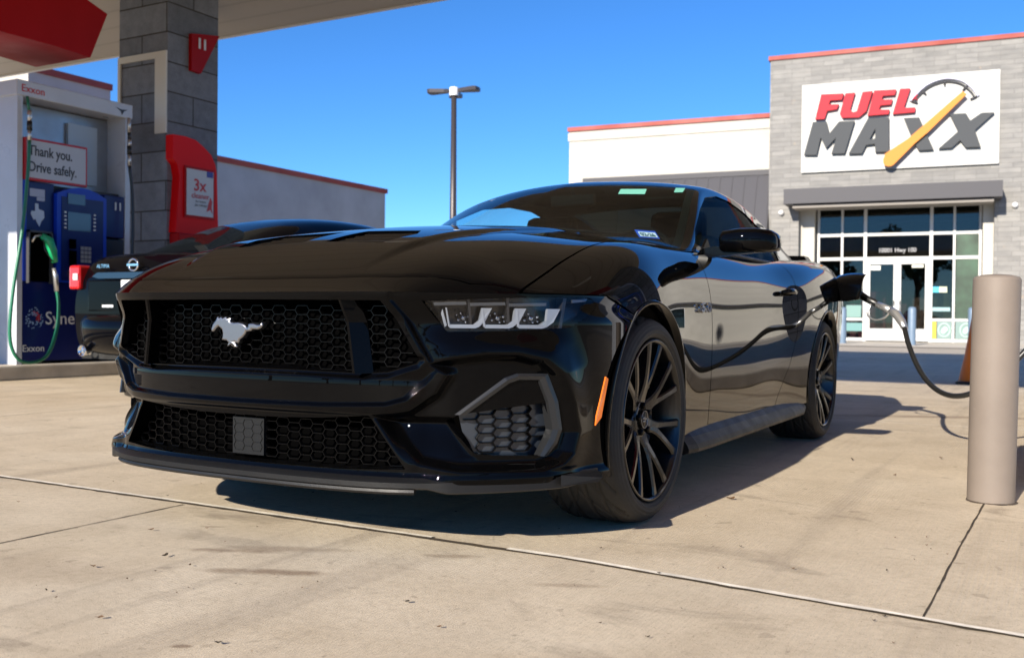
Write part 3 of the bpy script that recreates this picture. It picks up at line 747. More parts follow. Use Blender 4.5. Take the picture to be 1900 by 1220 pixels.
# black ceramic band round the glass: offset strip
band=gm.clip(lambda V: np.minimum.reduce([f_ws(V), np.maximum.reduce([V[:,1]-top_y(V[:,0])+.045, V[:,0]-xa_(V[:,1])+.055])])); band=cutV(band); band.V[:,2]-=.004; surf('glass_border',band.both(),P('black_glass_print',(.008,.008,.008),.3),ws_o)
backtop=lambda x: 2.50-.08*(x/.5)**2
SW=[(.93,.93),(1.10,1.075),(1.30,1.185),(1.50,1.262),(1.75,1.298),(2.0,1.298),(2.25,1.262),(2.40,1.205),(2.46,1.15),(2.40,1.06),(2.33,.93)]
def f_sw(V): return np.minimum(psdf(SW,V[:,1],V[:,2]),V[:,0]-xa_(V[:,1])-.005)
def f_rw(V): return np.minimum.reduce([V[:,1]-backtop(V[:,0])-.0,xa_(V[:,1])-.045-V[:,0],3.28-V[:,1]])
pil=gm.clip(lambda V:-f_ws(V)).clip(lambda V:-f_sw(V)).clip(lambda V:-f_rw(V)).clip(lambda V:np.minimum(V[:,2]-.93,V[:,1]-.80-.0*V[:,0]))
pil=cutV(pil).both(); pil.rim(.012); surf('roof',pil,PAINT,car)
sw=cutV(gm.clip(f_sw)); 
for q in (sw,sw.mirrored()):
    q.V=q.V-np.array([.006,0,0])*np.sign(q.V[:1,0]); surf('side_window',q,SIDEG,car)
surf('rear_window',cutV(gm.clip(f_rw)).both(),REARG,car)
for s in (1,-1):
    # belt moulding
    b=MB(); b.tube([(s*.795,y,.975) for y in (.90,1.2,1.6,2.0,2.3)],.010,8); b.build('belt_moulding',TRIM,car)
# cowl panel under the screen
cw=MB(); cw.add([(-.74,.86,.955),(-.5,.66,.985),(0,.54,1.005),(.5,.66,.985),(.74,.86,.955),(.74,1.0,.94),(.5,.8,.95),(0,.7,.97),(-.5,.8,.95),(-.74,1.0,.94)],[[0,1,8,9],[1,2,7,8],[2,3,6,7],[3,4,5,6]]); cw.build('cowl_panel',TRIM,car)
# wipers
for xs in ((-.05,.55),(-.62,-.02)):
    b=MB(); b.tube([(xs[0],.60+.25*(xs[0]/.7)**2,1.045),((xs[0]+xs[1])/2,.64+.25*(sum(xs)/2/.7)**2,1.055),(xs[1],.70+.25*(xs[1]/.7)**2,1.03)],.007,8); b.build('wiper',TRIM,car)
# interior
inn=MB(); inn.box((-.70,.95,.70),(.70,1.15,.98),.02); inn.box((-.72,1.0,.4),(.72,2.6,.5)); inn.build('dashboard',INTER,car)
for x in (-.37,.37):
    b=MB(); b.box((x-.25,1.72,.55),(x+.25,1.88,1.10),.05); b.box((x-.15,1.80,1.06),(x+.15,1.90,1.24),.04); b.box((x-.25,1.3,.5),(x+.25,1.8,.68),.05); b.build('seat',INTER,car)
b=MB(); b.box((-.62,2.30,.55),(.62,2.45,1.13),.05); b.box((-.66,2.45,.95),(.66,3.2,1.06),.02); b.build('rear_seat',INTER,car)
b=MB(); 
pts=[(.37+.175*math.cos(a),1.30+.03*math.sin(a),.93+.175*math.sin(a)) for a in np.linspace(0,2*math.pi,25)]; b.tube(pts,.014,8,caps=False); b.build('steering_wheel',INTER,car)
b=MB(); b.box((-.12,1.33,1.235),(.12,1.36,1.29),.01); b.tube([(0,1.345,1.29),(0,1.32,1.34)],.01,6); b.build('interior_mirror',INTER,car)
# stickers on the glass
def ghpt(x,y):
    i=np.argmin((gm.V[:,0]-abs(x))**2+(gm.V[:,1]-y)**2); return gm.V[i,:3]
def gq(name,x0,x1,y0,y1,mat,parent,dz=-.006):
    V=[]
    for x,y in ((x0,y0),(x1,y0),(x1,y1),(x0,y1)):
        p=ghpt(x,y); V.append((x,y,p[2]+dz))
    return mesh(name,V,[[0,1,2,3]],mat,parent)
# ---- mirrors ----
for s in (1,-1):
    def prof(x,w,h,zc,yc,r=.32):
        out=[]
        for i in range(20):
            a=2*math.pi*i/20; c,sn=math.cos(a),math.sin(a); out.append((s*x,yc+w*math.copysign(abs(c)**.55,c),zc+h*math.copysign(abs(sn)**.55,sn)))
        return out
    secs=[(.878,.040,.034,1.000,.955),(.895,.060,.046,1.004,.955),(.96,.068,.051,1.006,.960),(1.03,.067,.050,1.006,.970),(1.08,.060,.045,1.003,.985),(1.102,.042,.034,.998,1.0),(1.110,.016,.014,.994,1.005)]
    V=[];F=[]
    for q in secs: V+=prof(*q)
    for i in range(len(secs)-1):
        for k in range(20):
            q=[i*20+k,i*20+(k+1)%20,(i+1)*20+(k+1)%20,(i+1)*20+k]; F.append(q if s>0 else q[::-1])
    F.append(list(range(20))[::(-1 if s>0 else 1)]); F.append([120+k for k in range(20)][::(1 if s>0 else -1)])
    mo=mesh('door_mirror',V,F,PAINT,car,True)
    m=MB(); m.prism([(.80,.935),(.90,.945),(1.02,.955),(1.03,.966),(.90,.972),(.86,.985),(.80,.975)],(0,.93,0),(s,0,0),(0,0,1),(0,1,0),.055); m.build('mirror_stalk',GLOSSB,mo)
    m=MB(); m.box((s*.90,1.025,.972),(s*1.06,1.032,1.045),.004); m.build('mirror_glass',CHROMEP,mo)
    # door handle, front window quarter trim
    b=MB(); b.tube([(s*.918,1.83,.815),(s*.940,1.86,.822),(s*.944,1.95,.824),(s*.938,2.02,.822),(s*.918,2.04,.818)],[.010,.014,.015,.014,.010],10); b.build('door_handle',PAINT,doors[0 if s>0 else 1])
    b=MB(); b.prism([(.90,.955),(1.06,.955),(.98,1.02)],(s*.795,0,0),(0,1,0),(0,0,1),(s,0,0),.012); b.build('window_corner',GLOSSB,doors[0 if s>0 else 1])
# fender badge 5.0
def badge(s):
    t=text('fender_badge','5.0',.050,(s*.9265,.605,.708),(0,s,0),(0,0,1),CHROMEP,car,.006,bold=.0016,sx=2.0); return t
badge(1); badge(-1)
# fuel flap and port, far rear left side
nn_=12; V=[]; F=[]; U_=np.array([.960,-.28,.02]); W_=np.array([.05,.10,.99]); D_=np.cross(U_,W_); D_/=np.linalg.norm(D_)
for lay in (0,1):
    for i in range(nn_+1):
        for j in range(nn_+1):
            a_,b_=i/nn_*2-1,j/nn_*2-1; r_=max(abs(a_),abs(b_)); q_=math.hypot(a_,b_); k_=(r_/q_ if q_>0 else 1); k_=k_*.45+.55
            x_,z_=a_*k_*.098,b_*k_*.092; dome=.034*(1-.5*(a_*k_)**2-2.4*(max(0,b_*k_))**2-.3*(b_*k_)**2)
            V.append(np.array([.995,3.12,.885])+U_*x_+W_*z_+D_*(dome-(.012 if lay else 0)))
m_=(nn_+1)**2
for i in range(nn_):
    for j in range(nn_):
        q=[i*(nn_+1)+j,(i+1)*(nn_+1)+j,(i+1)*(nn_+1)+j+1,i*(nn_+1)+j+1]; F.append(q); F.append([m_+t for t in q[::-1]])
ed=[i*(nn_+1) for i in range(nn_)]+[nn_*(nn_+1)+j for j in range(nn_)]+[i*(nn_+1)+nn_ for i in range(nn_,0,-1)]+[j for j in range(nn_,0,-1)]
for a_,b_ in zip(ed,ed[1:]+ed[:1]): F.append([a_,m_+a_,m_+b_,b_])
mesh('fuel_flap',V,F,PAINT,car,True)
fl=MB(); fl.tube([(.90,3.12,.86),(.96,3.15,.86),(1.0,3.16,.87)],.016,8); fl.lathe([(.055,0),(.055,.02),(.03,.03)],(.915,3.27,.87),(1,0,0),16); fl.build('fuel_port',TRIM,car)
tl=MB()
for s in (1,-1):
    for k in range(3): tl.box((s*(.48+.10*k),3.90,.80),(s*(.55+.10*k),3.97-.02*k,.93),.005)
tl.build('tail_light',REDL,car)
# windscreen stickers
def quad(name,P4,mat,parent,off=.003):
    P4=[np.array(q,float) for q in P4]; n=np.cross(P4[1]-P4[0],P4[3]-P4[0]); n/=np.linalg.norm(n); n=n if n[1]<0 else -n
    return mesh(name,[tuple(q+n*off) for q in P4],[[0,1,2,3]],mat,parent)
SB=P('sticker_blue',(.01,.07,.40),.5); SGR=P('sticker_green',(.16,.48,.38),.5); SWH=P('sticker_white',(.45,.62,.68),.5)
RS=[(.628,.640,.998),(.668,.770,1.000),(.634,.800,1.036),(.590,.680,1.034)]
rs=quad('registration_sticker',RS,SB,ws_o,.010)
def lerp4(a,b): q=[np.array(v) for v in RS]; return q[0]*(1-a)*(1-b)+q[1]*a*(1-b)+q[2]*a*b+q[3]*(1-a)*b
quad('sticker_field',[lerp4(.08,.12),lerp4(.92,.12),lerp4(.92,.72),lerp4(.08,.72)],SWH,rs,.012)
_o=lerp4(.5,.20); _u=lerp4(1,.3)-lerp4(0,.3); _v=lerp4(.5,1)-lerp4(.5,0); _n=np.cross(_u,_v); _n/=np.linalg.norm(_n); _n=_n if _n[1]<0 else -_n
text('sticker_text','02-26',.030,tuple(_o+_n*.0135),tuple(_u),tuple(_v-_u*np.dot(_u,_v)/np.dot(_u,_u)),P('sticker_ink',(.01,.08,.10),.5),rs,.0008,bold=.0008,sx=1.35)
quad('windscreen_sticker',[(.31,1.212,1.283),(.412,1.282,1.286),(.433,1.204,1.252),(.329,1.134,1.25)][::-1],SGR,ws_o)
quad('windscreen_sticker',[(.51,1.409,1.301),(.543,1.449,1.303),(.561,1.361,1.272),(.53,1.326,1.269)][::-1],SGR,ws_o)
# ---- wheels ----
def make_wheel(name='wheel'):
    """built round the origin, face towards +x, outer tyre face at x=0"""
    e=bpy.data.objects.new(name,None); col.objects.link(e); e.parent=car
    R0=.343
    prof=[(-.275,.262),(-.283,.285),(-.284,.310),(-.277,.328),(-.262,.338),(-.24,.3425),(-.20,.3435),(-.15,.344),(-.10,.3435),(-.06,.3425),(-.036,.338),(-.018,.330),(-.006,.316),(.001,.300),(.000,.287),(-.006,.277),(-.014,.271),(-.022,.266)]
    pts=np.array(prof); d=np.concatenate([[0],np.cumsum(np.hypot(*np.diff(pts,axis=0).T))]); s_=np.linspace(0,d[-1],110); px=np.interp(s_,d,pts[:,0]); pr_=np.interp(s_,d,pts[:,1])
    na=300; V=[];F=[]
    A=np.linspace(0,2*math.pi,na,endpoint=False)
    for x,r in zip(px,pr_):
        rr=np.full(na,r)
        if -.268<x<-.028 and r>.325:
            g=0*A
            for gx in (-.075,-.125,-.182,-.232): g=np.maximum(g,(abs(x-gx)<.0045)*1.0)
            ph=(A*na/(2*math.pi)+ (x+.15)*(260 if x>-.15 else -260))%15
            lat=(ph<1.6)*1.0*((x>-.118)|(x<-.19))
            ph2=(A*na/(2*math.pi)+ (x+.15)*(420 if x>-.15 else -420))%30; lat2=(ph2<1.7)*1.0
            g=np.maximum(g,np.maximum(lat,lat2)); rr=rr-.0065*g
        
        xo=x+(.0018*(math.sin((r-.272)*520)>0) if (x>-.02 and .272<r<.322) else 0)
        for a,r1 in zip(A,rr): V.append((xo,-math.cos(a)*r1,math.sin(a)*r1))
    for i in range(len(px)-1):
        for k in range(na): F.append([i*na+k,i*na+(k+1)%na,(i+1)*na+(k+1)%na,(i+1)*na+k])
    def flat(name,V,F,mat,sm,par=None):
        me=bpy.data.meshes.new(name); me.from_pydata([tuple(map(float,v)) for v in V],[],F); me.update(); me.polygons.foreach_set('use_smooth',[sm]*len(me.polygons) if isinstance(sm,bool) else sm)
        me.materials.append(mat); o=bpy.data.objects.new(name,me); col.objects.link(o); o.parent=par or e; return o
    flat('tyre',V,F,RUBBER,True)
    b=MB(); b.lathe([(.266,-.022),(.2685,-.010),(.2665,-.003),(.261,-.003),(.2565,-.010),(.253,-.022),(.248,-.06),(.235,-.10),(.232,-.26)],(0,0,0),(1,0,0),96)
    # hub disc
    b.lathe([(.062,-.075),(.062,-.050),(.055,-.046),(.036,-.046),(.033,-.050),(.001,-.050)],(0,0,0),(1,0,0),40)
    rim=flat('rim',b.V,b.F,WHEELB,True)
    sp=MB(); 
    def bar(path,wid,thk):
        """path in (r,ang,x); chamfered section"""
        V=[];F=[];n=len(path)
        P3=[np.array([x,-math.cos(a)*r,math.sin(a)*r]) for r,a,x in path]
        for i,p in enumerate(P3):
            t=P3[min(i+1,n-1)]-P3[max(i-1,0)]; t/=np.linalg.norm(t); s2=np.cross([1,0,0],t); s2/=np.linalg.norm(s2); w_=wid[i]/2; th=thk[i]
            for (u_,x_) in ((-1,-.006),(-.62,0),(.62,0),(1,-.006),(.8,-th),(-.8,-th)): V.append(p+s2*w_*u_+np.array([x_,0,0]))
        for i in range(n-1):
            for j in range(6): F.append([i*6+j,i*6+(j+1)%6,(i+1)*6+(j+1)%6,(i+1)*6+j])
        F.append(list(range(6))); F.append([(n-1)*6+j for j in range(6)][::-1]); sp.add(V,F)
    for k in range(7):
        a0=2*math.pi*k/7+.778
        for sg in (-1,1):
            pth=[(.048,a0+sg*.05,-.050),(.075,a0+sg*.040,-.045),(.098,a0+sg*.052,-.039),(.122,a0+sg*.090,-.032),(.150,a0+sg*.132,-.025),(.190,a0+sg*.168,-.018),(.230,a0+sg*.190,-.012),(.260,a0+sg*.202,-.009)]
            bar(pth,[.054,.046,.034,.027,.0235,.0225,.024,.034],[.03,.035,.038,.038,.036,.034,.034,.034])
    flat('spokes',sp.V,sp.F,WHEELB,False,rim)
    c=MB(); c.lathe([(.031,-.050),(.031,-.040),(.028,-.037),(.001,-.037)],(0,0,0),(1,0,0),32); flat('centre_cap',c.V,c.F,GLOSSB,True,rim)
    c=MB(); c.lathe([(.0295,-.038),(.0300,-.0362),(.0275,-.0362),(.027,-.038)],(0,0,0),(1,0,0),32); 
    for (u0,u1,v0,v1) in ((-.015,.002,.001,.008),(-.002,.015,-.002,.004),(-.015,.006,-.008,-.003)): c.box((-.0368,u0,v0),(-.0358,u1,v1))
    flat('cap_ring',c.V,c.F,CHROME,True,rim)
    for k in range(5):
        nb_=MB(); a=2*math.pi*k/5+.2; nb_.lathe([(.0115,-.054),(.0115,-.036),(.008,-.032),(.001,-.032)],(0,-math.cos(a)*.047,math.sin(a)*.047),(1,0,0),6,smooth=False)
        flat('wheel_nut',nb_.V,nb_.F,GLOSSB,False,rim)
    d_=MB(); d_.lathe([(.08,-.115),(.190,-.115),(.192,-.118),(.192,-.145),(.08,-.145)],(0,0,0),(1,0,0),64); d_.lathe([(.08,-.145),(.085,-.10),(.07,-.09),(.001,-.09)],(0,0,0),(1,0,0),32); flat('brake_disc',d_.V,d_.F,DISC,True)
    cp=MB(); 
    V=[];F=[]
    for i in range(13):
        a=-.55+1.1*i/12
        for (r,x) in ((.125,-.09),(.202,-.09),(.206,-.10),(.206,-.165),(.125,-.165)): V.append((x,math.cos(a)*r,math.sin(a)*r))
    for i in range(12):
        for j in range(5): F.append([i*5+j,(i+1)*5+j,(i+1)*5+(j+1)%5,i*5+(j+1)%5])
    F+= [[0,1,2,3,4],[60,61,62,63,64][::-1]]; flat('brake_caliper',V,F,P('caliper_black',(.03,.03,.032),.35,coat=.4),False)
    bk=MB(); bk.lathe([(.24,-.262),(.001,-.262)],(0,0,0),(-1,0,0),32); 
    bk=MB(); bk.lathe([(.001,-.20),(.232,-.20)],(0,0,0),(1,0,0),40); flat('dust_shield',bk.V,bk.F,UNDER,True)
    return e
wh=make_wheel(); PL=Vector(car.location)
def place(o,x,y,rz,spin=0): o.location=Vector((x,y,.343))-PL; o.rotation_euler=(spin,0,rz)
place(wh,.952,0,0)
def dup(o,par):
    c=o.copy(); col.objects.link(c); c.parent=par
    for ch in o.children: dup(ch,c)
    return c
for (x,y,rz,sp_) in ((.956,2.72,0,.5),(-.952,0,math.pi,.2),(-.956,2.72,math.pi,.9)):
    w2=dup(wh,car); place(w2,x,y,rz,sp_)
# ================= ground =================
def mk_concrete():
    k=N('lot_concrete'); tc=k.tc('Object'); p=k.p
    big=k.noise(tc,.55,5,.6,.4); mid=k.noise(tc,3.2,6,.62,.3); fine=k.noise(tc,38,6,.7); grit=k.noise(tc,300,3,.8)
    base=k.ramp(big,[(.25,(.53,.435,.31)),(.5,(.60,.505,.375)),(.75,(.65,.565,.44))])
    c=k.mix(.75,base,k.ramp(mid,[(.3,(.78,.76,.73)),(.62,(1,1,1)),(.8,(1.0,.98,.95))]),'MULTIPLY')
    # tyre-brown stains, smeared one way
    st=k.noise(k.mapv(tc,(1.0,2.6,1),(3.1,1.7,0),(0,0,.5)),1.5,6,.6,.8)
    c=k.mix(k.math('MULTIPLY',k.ramp(st,[(.60,0),(.72,.85)]),.65),c,(.20,.155,.11))
    nz=k.noise(tc,5,5,.65,.6)
    for (sx,sy,rx,ry,am) in ((.05,-1.0,.20,.045,.8),(.30,-1.13,.26,.05,.85),(.62,-.73,.12,.04,.6),(.18,-.90,.30,.05,.5),(1.03,-.84,.16,.03,.45),(-.24,-.80,.06,.02,.8),(.56,-1.66,.035,.016,.9),(-.25,-1.45,.5,.25,.25),(1.5,4.6,1.6,.16,.7),(-.4,6.6,1.8,.2,.6)):
        mp=k.n('Mapping'); mp.vector_type='TEXTURE'; mp.inputs['Location'].default_value=(sx,sy,0); mp.inputs['Rotation'].default_value=(0,0,.42); mp.inputs['Scale'].default_value=(rx,ry,1e6); k.l(tc,mp.inputs['Vector'])
        gr=k.n('TexGradient',gradient_type='SPHERICAL'); k.l(mp.outputs[0],gr.inputs[0])
        m_=k.ramp(k.math('MULTIPLY',gr.outputs['Fac'],k.math('ADD',k.math('MULTIPLY',nz,1.6),-.25)),[(.12,0),(.42,am)])
        c=k.mix(m_,c,(.25,.18,.12))
    st2=k.noise(tc,7,4,.6,1.5); c=k.mix(k.ramp(st2,[(.66,0),(.74,.45)]),c,(.24,.20,.15))
    for (sc_,lo_,am_) in ((11,.71,.28),(30,.73,.4)):
        c=k.mix(k.ramp(k.noise(tc,sc_,2,.4,.3),[(lo_,0),(lo_+.018,am_)]),c,(.16,.12,.085))
    tm=k.noise(k.mapv(tc,(4.5,.22,1)),1.3,4,.6,.3); c=k.mix(k.ramp(tm,[(.56,0),(.70,.35)]),c,(.27,.22,.17))
    c=k.mix(.55,c,k.ramp(fine,[(.3,(.72,.71,.69)),(.55,(1,1,1)),(.75,(1.1,1.09,1.07))]),'MULTIPLY')
    c=k.mix(.8,c,k.ramp(grit,[(.30,(.35,.33,.31)),(.44,(.95,.95,.95)),(.62,(1.05,1.05,1.05)),(.74,(1.6,1.58,1.55))]),'MULTIPLY')
    g2=k.noise(tc,75,2,.95); c=k.mix(.6,c,k.ramp(g2,[(.28,(.45,.42,.40)),(.40,(1,1,1)),(.66,(1,1,1)),(.76,(1.35,1.33,1.3))]),'MULTIPLY')
    k.l(c,p.inputs['Base Color']); p.inputs['Roughness'].default_value=.85
    # broom finish: wavy ridges running away from the camera
    wv=k.n('TexWave',i_Scale=16,i_Distortion=5,i_Detail=2,i_Detail_Scale=.35); wv.bands_direction='X'; k.l(k.mapv(tc,(1.6,.18,1)),wv.inputs['Vector'])
    wk=k.ramp(k.noise(tc,.8,2),[(.42,0),(.62,1)])
    h=k.math('ADD',k.math('MULTIPLY',k.math('MULTIPLY',wv.outputs['Fac'],wk),.55),k.math('ADD',k.math('MULTIPLY',fine,.5),k.math('MULTIPLY',grit,.55)))
    k.bump(h,.6,.004); return k.m
CONC=mk_concrete()
def plane(name,x0,x1,y0,y1,z,mat,kind='structure'):
    return tag(mesh(name,[(x0,y0,z),(x1,y0,z),(x1,y1,z),(x0,y1,z)],[[0,1,2,3]],mat),kind=kind)
plane('ground',-400,400,-400,600,-.02,P('dry_ground',(.33,.29,.22),.9,var=.3,vs=.3))
plane('forecourt',-40,40,-45,19.6,0,CONC)
plane('service_lane',-60,60,19.6,27.2,-.004,P('lane_concrete',(.42,.37,.30),.9,var=.15,vs=.6))
plane('walkway',-60,60,24.6,36,.012,P('walk_concrete',(.55,.50,.42),.85,var=.1,vs=1.5))
# joints
def strip(name,pts,wd,mat,z=.004,seed=1,jit=.0025):
    rg=random.Random(seed); V=[];F=[]
    P3=[]; 
    for (a,b) in zip(pts,pts[1:]):
        L=math.dist(a,b); n=max(1,int(L/.05))
        for i in range(n): P3.append((a[0]+(b[0]-a[0])*i/n,a[1]+(b[1]-a[1])*i/n))
    P3.append(pts[-1])
    for i,p in enumerate(P3):
        q=P3[min(i+1,len(P3)-1)]; r=P3[max(i-1,0)]; d=(q[0]-r[0],q[1]-r[1]); L=math.hypot(*d); nx,ny=-d[1]/L,d[0]/L
        w1=wd/2+rg.uniform(-jit,jit); w2=wd/2+rg.uniform(-jit,jit); V+=[(p[0]+nx*w1,p[1]+ny*w1,z),(p[0]-nx*w2,p[1]-ny*w2,z)]
    F=[[2*i,2*i+1,2*i+3,2*i+2] for i in range(len(P3)-1)]
    return tag(mesh(name,V,F,mat),kind='structure')
SEAL=P('joint_sealant',(.74,.68,.58),.8,var=.25,vs=14,bump=.3,bs=90); DARKJ=P('joint_gap',(.05,.035,.02),.9,var=.5,vs=20)
strip('joint_gap',[(-14,-.50),(-.47,-.567),(.9,-.588),(2.1,-.708),(5,-.95)],.024,DARKJ,.002,3,.004)
strip('joint_sealant',[(-14,-.494),(-.47,-.560),(.45,-.572)],.019,SEAL,.005,4)
strip('joint_sealant',[(.72,-.580),(.9,-.583),(2.1,-.704),(5,-.946)],.021,SEAL,.005,5)
for pts in ([(-.585,-3),(-.592,-1.292),(-.60,-.59)],[(1.857,-.69),(1.868,.2),(1.884,.98)],[(-3.9,-.53),(-3.9,9)],[(-3.9,-9),(-3.9,-.56)]): strip('control_joint',pts,.006,DARKJ,.002,7,.0015)
for y in (3.9,8.4,13,17): strip('joint_sealant',[(-30,y),(20,y)],.014,SEAL,.003,int(y))
# fallen leaves and bits
rg=random.Random(5); leafm=[P('dry_leaf',(.10,.05,.02),.8),P('dark_leaf',(.035,.025,.015),.8)]
LF=[(1.05,.55,.022),(-.05,-1.16,.016),(.27,-1.63,.012),(.78,-1.18,.012),(-.12,-1.34,.013),(1.3,-.2,.008),(1.62,2.2,.02),(1.25,1.9,.018),(1.5,1.5,.012),(.62,-1.62,.012),(-.35,-.95,.012),(-.02,-1.55,.01),(.95,-1.3,.009),(1.2,-.62,.01)]
for i in range(90): LF.append((rg.uniform(-1.2,1.9),rg.uniform(-1.9,.3),rg.uniform(.003,.008)))
for i,(x,y,s_) in enumerate(LF):
    a=rg.uniform(0,6.28); n=7; V=[]
    for k in range(n):
        t=k/n*2*math.pi; r=s_*(1 if k%2 else .7)*(.8+.4*rg.random()); V.append((x+math.cos(a)*math.cos(t)*r-math.sin(a)*math.sin(t)*r*.4,y+math.sin(a)*math.cos(t)*r+math.cos(a)*math.sin(t)*r*.4,.006+abs(math.sin(t+1))*s_*.35))
    V.append((x,y,.005)); F=[[k,(k+1)%n,n] for k in range(n)]
    tag(mesh('leaf',V,F,leafm[i%2]),'small dry leaf or speck of litter lying on the pale concrete','leaf','leaf litter on the concrete')
# ================= canopy =================
CZ=4.6
def mk_soffit():
    k=N('canopy_soffit'); tc=k.tc('Object'); wv=k.n('TexWave',i_Scale=.62); wv.bands_direction='Y'; k.l(tc,wv.inputs['Vector'])
    k.l(k.ramp(wv.outputs['Fac'],[(.0,(.36,.325,.27)),(.06,(.425,.385,.325)),(1,(.435,.395,.335))]),k.p.inputs['Base Color']); k.p.inputs['Roughness'].default_value=.5; k.bump(wv.outputs['Fac'],.3,.01); return k.m
SOF=mk_soffit()
cn=thing('fuel_canopy',(0,2.6,CZ),'wide flat fuel station canopy with cream ribbed underside above the pumps','canopy')
b=MB(); b.box((-16,-1.95,CZ),(9,7.15,CZ+.06)); b.build('soffit',SOF,cn)
b=MB(); b.box((-16,-2.0,CZ-.02),(9,-1.953,CZ+.95)); b.box((-16,7.153,CZ-.02),(9,7.2,CZ+.95)); b.box((-16.05,-2.0,CZ-.02),(-16.003,7.2,CZ+.95)); b.box((9.003,-2,CZ-.02),(9.05,7.2,CZ+.95)); b.box((-16,-1.95,CZ+.5),(9,7.15,CZ+.55)); b.build('fascia',P('canopy_white',(.72,.73,.74),.35),cn)
RED=P('signal_red_panel',(.36,.002,.004),.5,spec=.15,var=.08,vs=2)
LITEP=P('ceiling_lamp_panel',(.8,.8,.78),.3)
for x in (-10,-4.3,1.75,6.5):
    for y in ((.2,4.9) if x!=1.75 else (-.3,.9,2.1,3.3)):
        hx=.22 if x!=1.75 else .07; b=MB(); b.box((x-hx,y-.30,CZ-.07),(x+hx,y+.30,CZ-.002),.02); tag(b.build('canopy_light',LITEP),'square white ceiling light recessed under the canopy','ceiling light','canopy ceiling lights')
def valance(x,y0,y1,sgn,label):
    t=thing('red_valance',(x,(y0+y1)/2,3.9),label,'sign panel'); b=MB()
    b.prism([(y0,3.40),(2.95,3.40),(3.47,3.403),(y1-.21,3.385),(y1,3.90),(y1-.55,4.08),(y0,4.02)],(x,0,0),(0,1,0),(0,0,1),(-sgn,0,0),.9); b.build('panel',RED,t)
    b=MB(); 
    for y in (y0+.5,(y0+y1)/2): b.box((x-sgn*.5-.05,y-.05,4.0),(x-sgn*.5+.05,y+.05,CZ-.003))
    b.build('hanger',P('hanger_white',(.7,.7,.7),.4),t)
valance(-6.9,-1.2,4.12,1,'long red valance panel hung under the canopy over the blue fuel pump')
valance(2.7,-.6,4.3,-1,'long red valance panel hung under the canopy on the side of the tan bollard')
# block pillars
def mk_block():
    k=N('split_block'); tc=k.tc('Object'); br=k.n('TexBrick',i_Scale=1.0,i_Mortar_Size=.009,i_Mortar_Smooth=.2,i_Brick_Width=.83,i_Row_Height=.35,i_Bias=0.0)
    br.offset=.5
    # wrap both faces: use x+y as the horizontal coordinate
    sp=k.n('SeparateXYZ'); k.l(tc,sp.inputs[0]); cb=k.n('CombineXYZ'); k.l(k.math('ADD',sp.outputs[0],sp.outputs[1]),cb.inputs[0]); k.l(sp.outputs[2],cb.inputs[1]); k.l(cb.outputs[0],br.inputs['Vector'])
    br.inputs['Color1'].default_value=(.16,.18,.22,1); br.inputs['Color2'].default_value=(.27,.30,.36,1); br.inputs['Mortar'].default_value=(.06,.058,.056,1)
    f=k.noise(tc,7,6,.7); f2=k.noise(tc,90,3,.7)
    c=k.mix(.7,br.outputs['Color'],k.ramp(f,[(.3,(.65,.64,.64)),(.7,(1.15,1.13,1.12))]),'MULTIPLY')
    k.l(k.mix(.5,c,k.ramp(f2,[(.3,(.7,.7,.7)),(.7,(1.2,1.2,1.2))]),'MULTIPLY'),k.p.inputs['Base Color']); k.p.inputs['Roughness'].default_value=.85
    k.bump(k.math('ADD',k.math('MULTIPLY',br.outputs['Fac'],-1.2),f2),.4,.008); return k.m
BLOCK=mk_block()
def pillar(x0,x1,y0,y1,label):
    t=thing('block_pillar',((x0+x1)/2,(y0+y1)/2,.15),label,'pillar'); b=MB(); b.box((x0,y0,.15),(x1,y1,CZ-.002)); b.build('shaft',BLOCK,t); return t
pl1=pillar(-7.93,-7.1,5.12,5.915,'grey block pillar carrying the red number flag and the red poster case')
pillar(2.45,3.2,5.3,6.1,'grey block pillar on the pump island on the side of the tan bollard')
pillar(-8.3,-7.47,-1.3,-.5,'unseen grey block pillar added as a sun blocker at the near end of the blue pump island')  # out of view, added to keep sun off the flag pillar
ISL=P('island_kerb',(.50,.45,.38),.85,var=.18,vs=3,bump=.3,bs=60)
def island(name,x0,x1,y0,y1):
    b=MB(); b.box((x0,y0,.0),(x1,y1,.15),.02); return tag(b.build(name,ISL),kind='structure')
island('pump_island',-8.5,-7.0,-2.3,8.2); island('pump_island',2.06,3.6,1.45,7.6)
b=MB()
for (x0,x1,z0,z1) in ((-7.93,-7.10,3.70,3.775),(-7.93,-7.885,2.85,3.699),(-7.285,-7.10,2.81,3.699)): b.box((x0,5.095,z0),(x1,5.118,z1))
b.build('pale_strips',P('pale_cream',(.74,.72,.66),.5),pl1)  # pale cream strips in an L on the pillar's near face
# red number flag on the pillar
t=thing('number_flag',(-7.05,5.6,3.6),'red wedge flag reading 11 fixed high on the grey block pillar','sign')
b=MB(); b.prism([(5.44,3.61),(5.59,3.60),(5.89,4.13),(5.44,4.05)],(-7.097,0,0),(0,1,0),(0,0,1),(1,0,0),.05); b.build('flag',RED,t)
text('numeral','11',.17,(-7.04,5.60,3.90),(0,1,0),(0,0,1),WHITEP,t,.006,bold=.006)
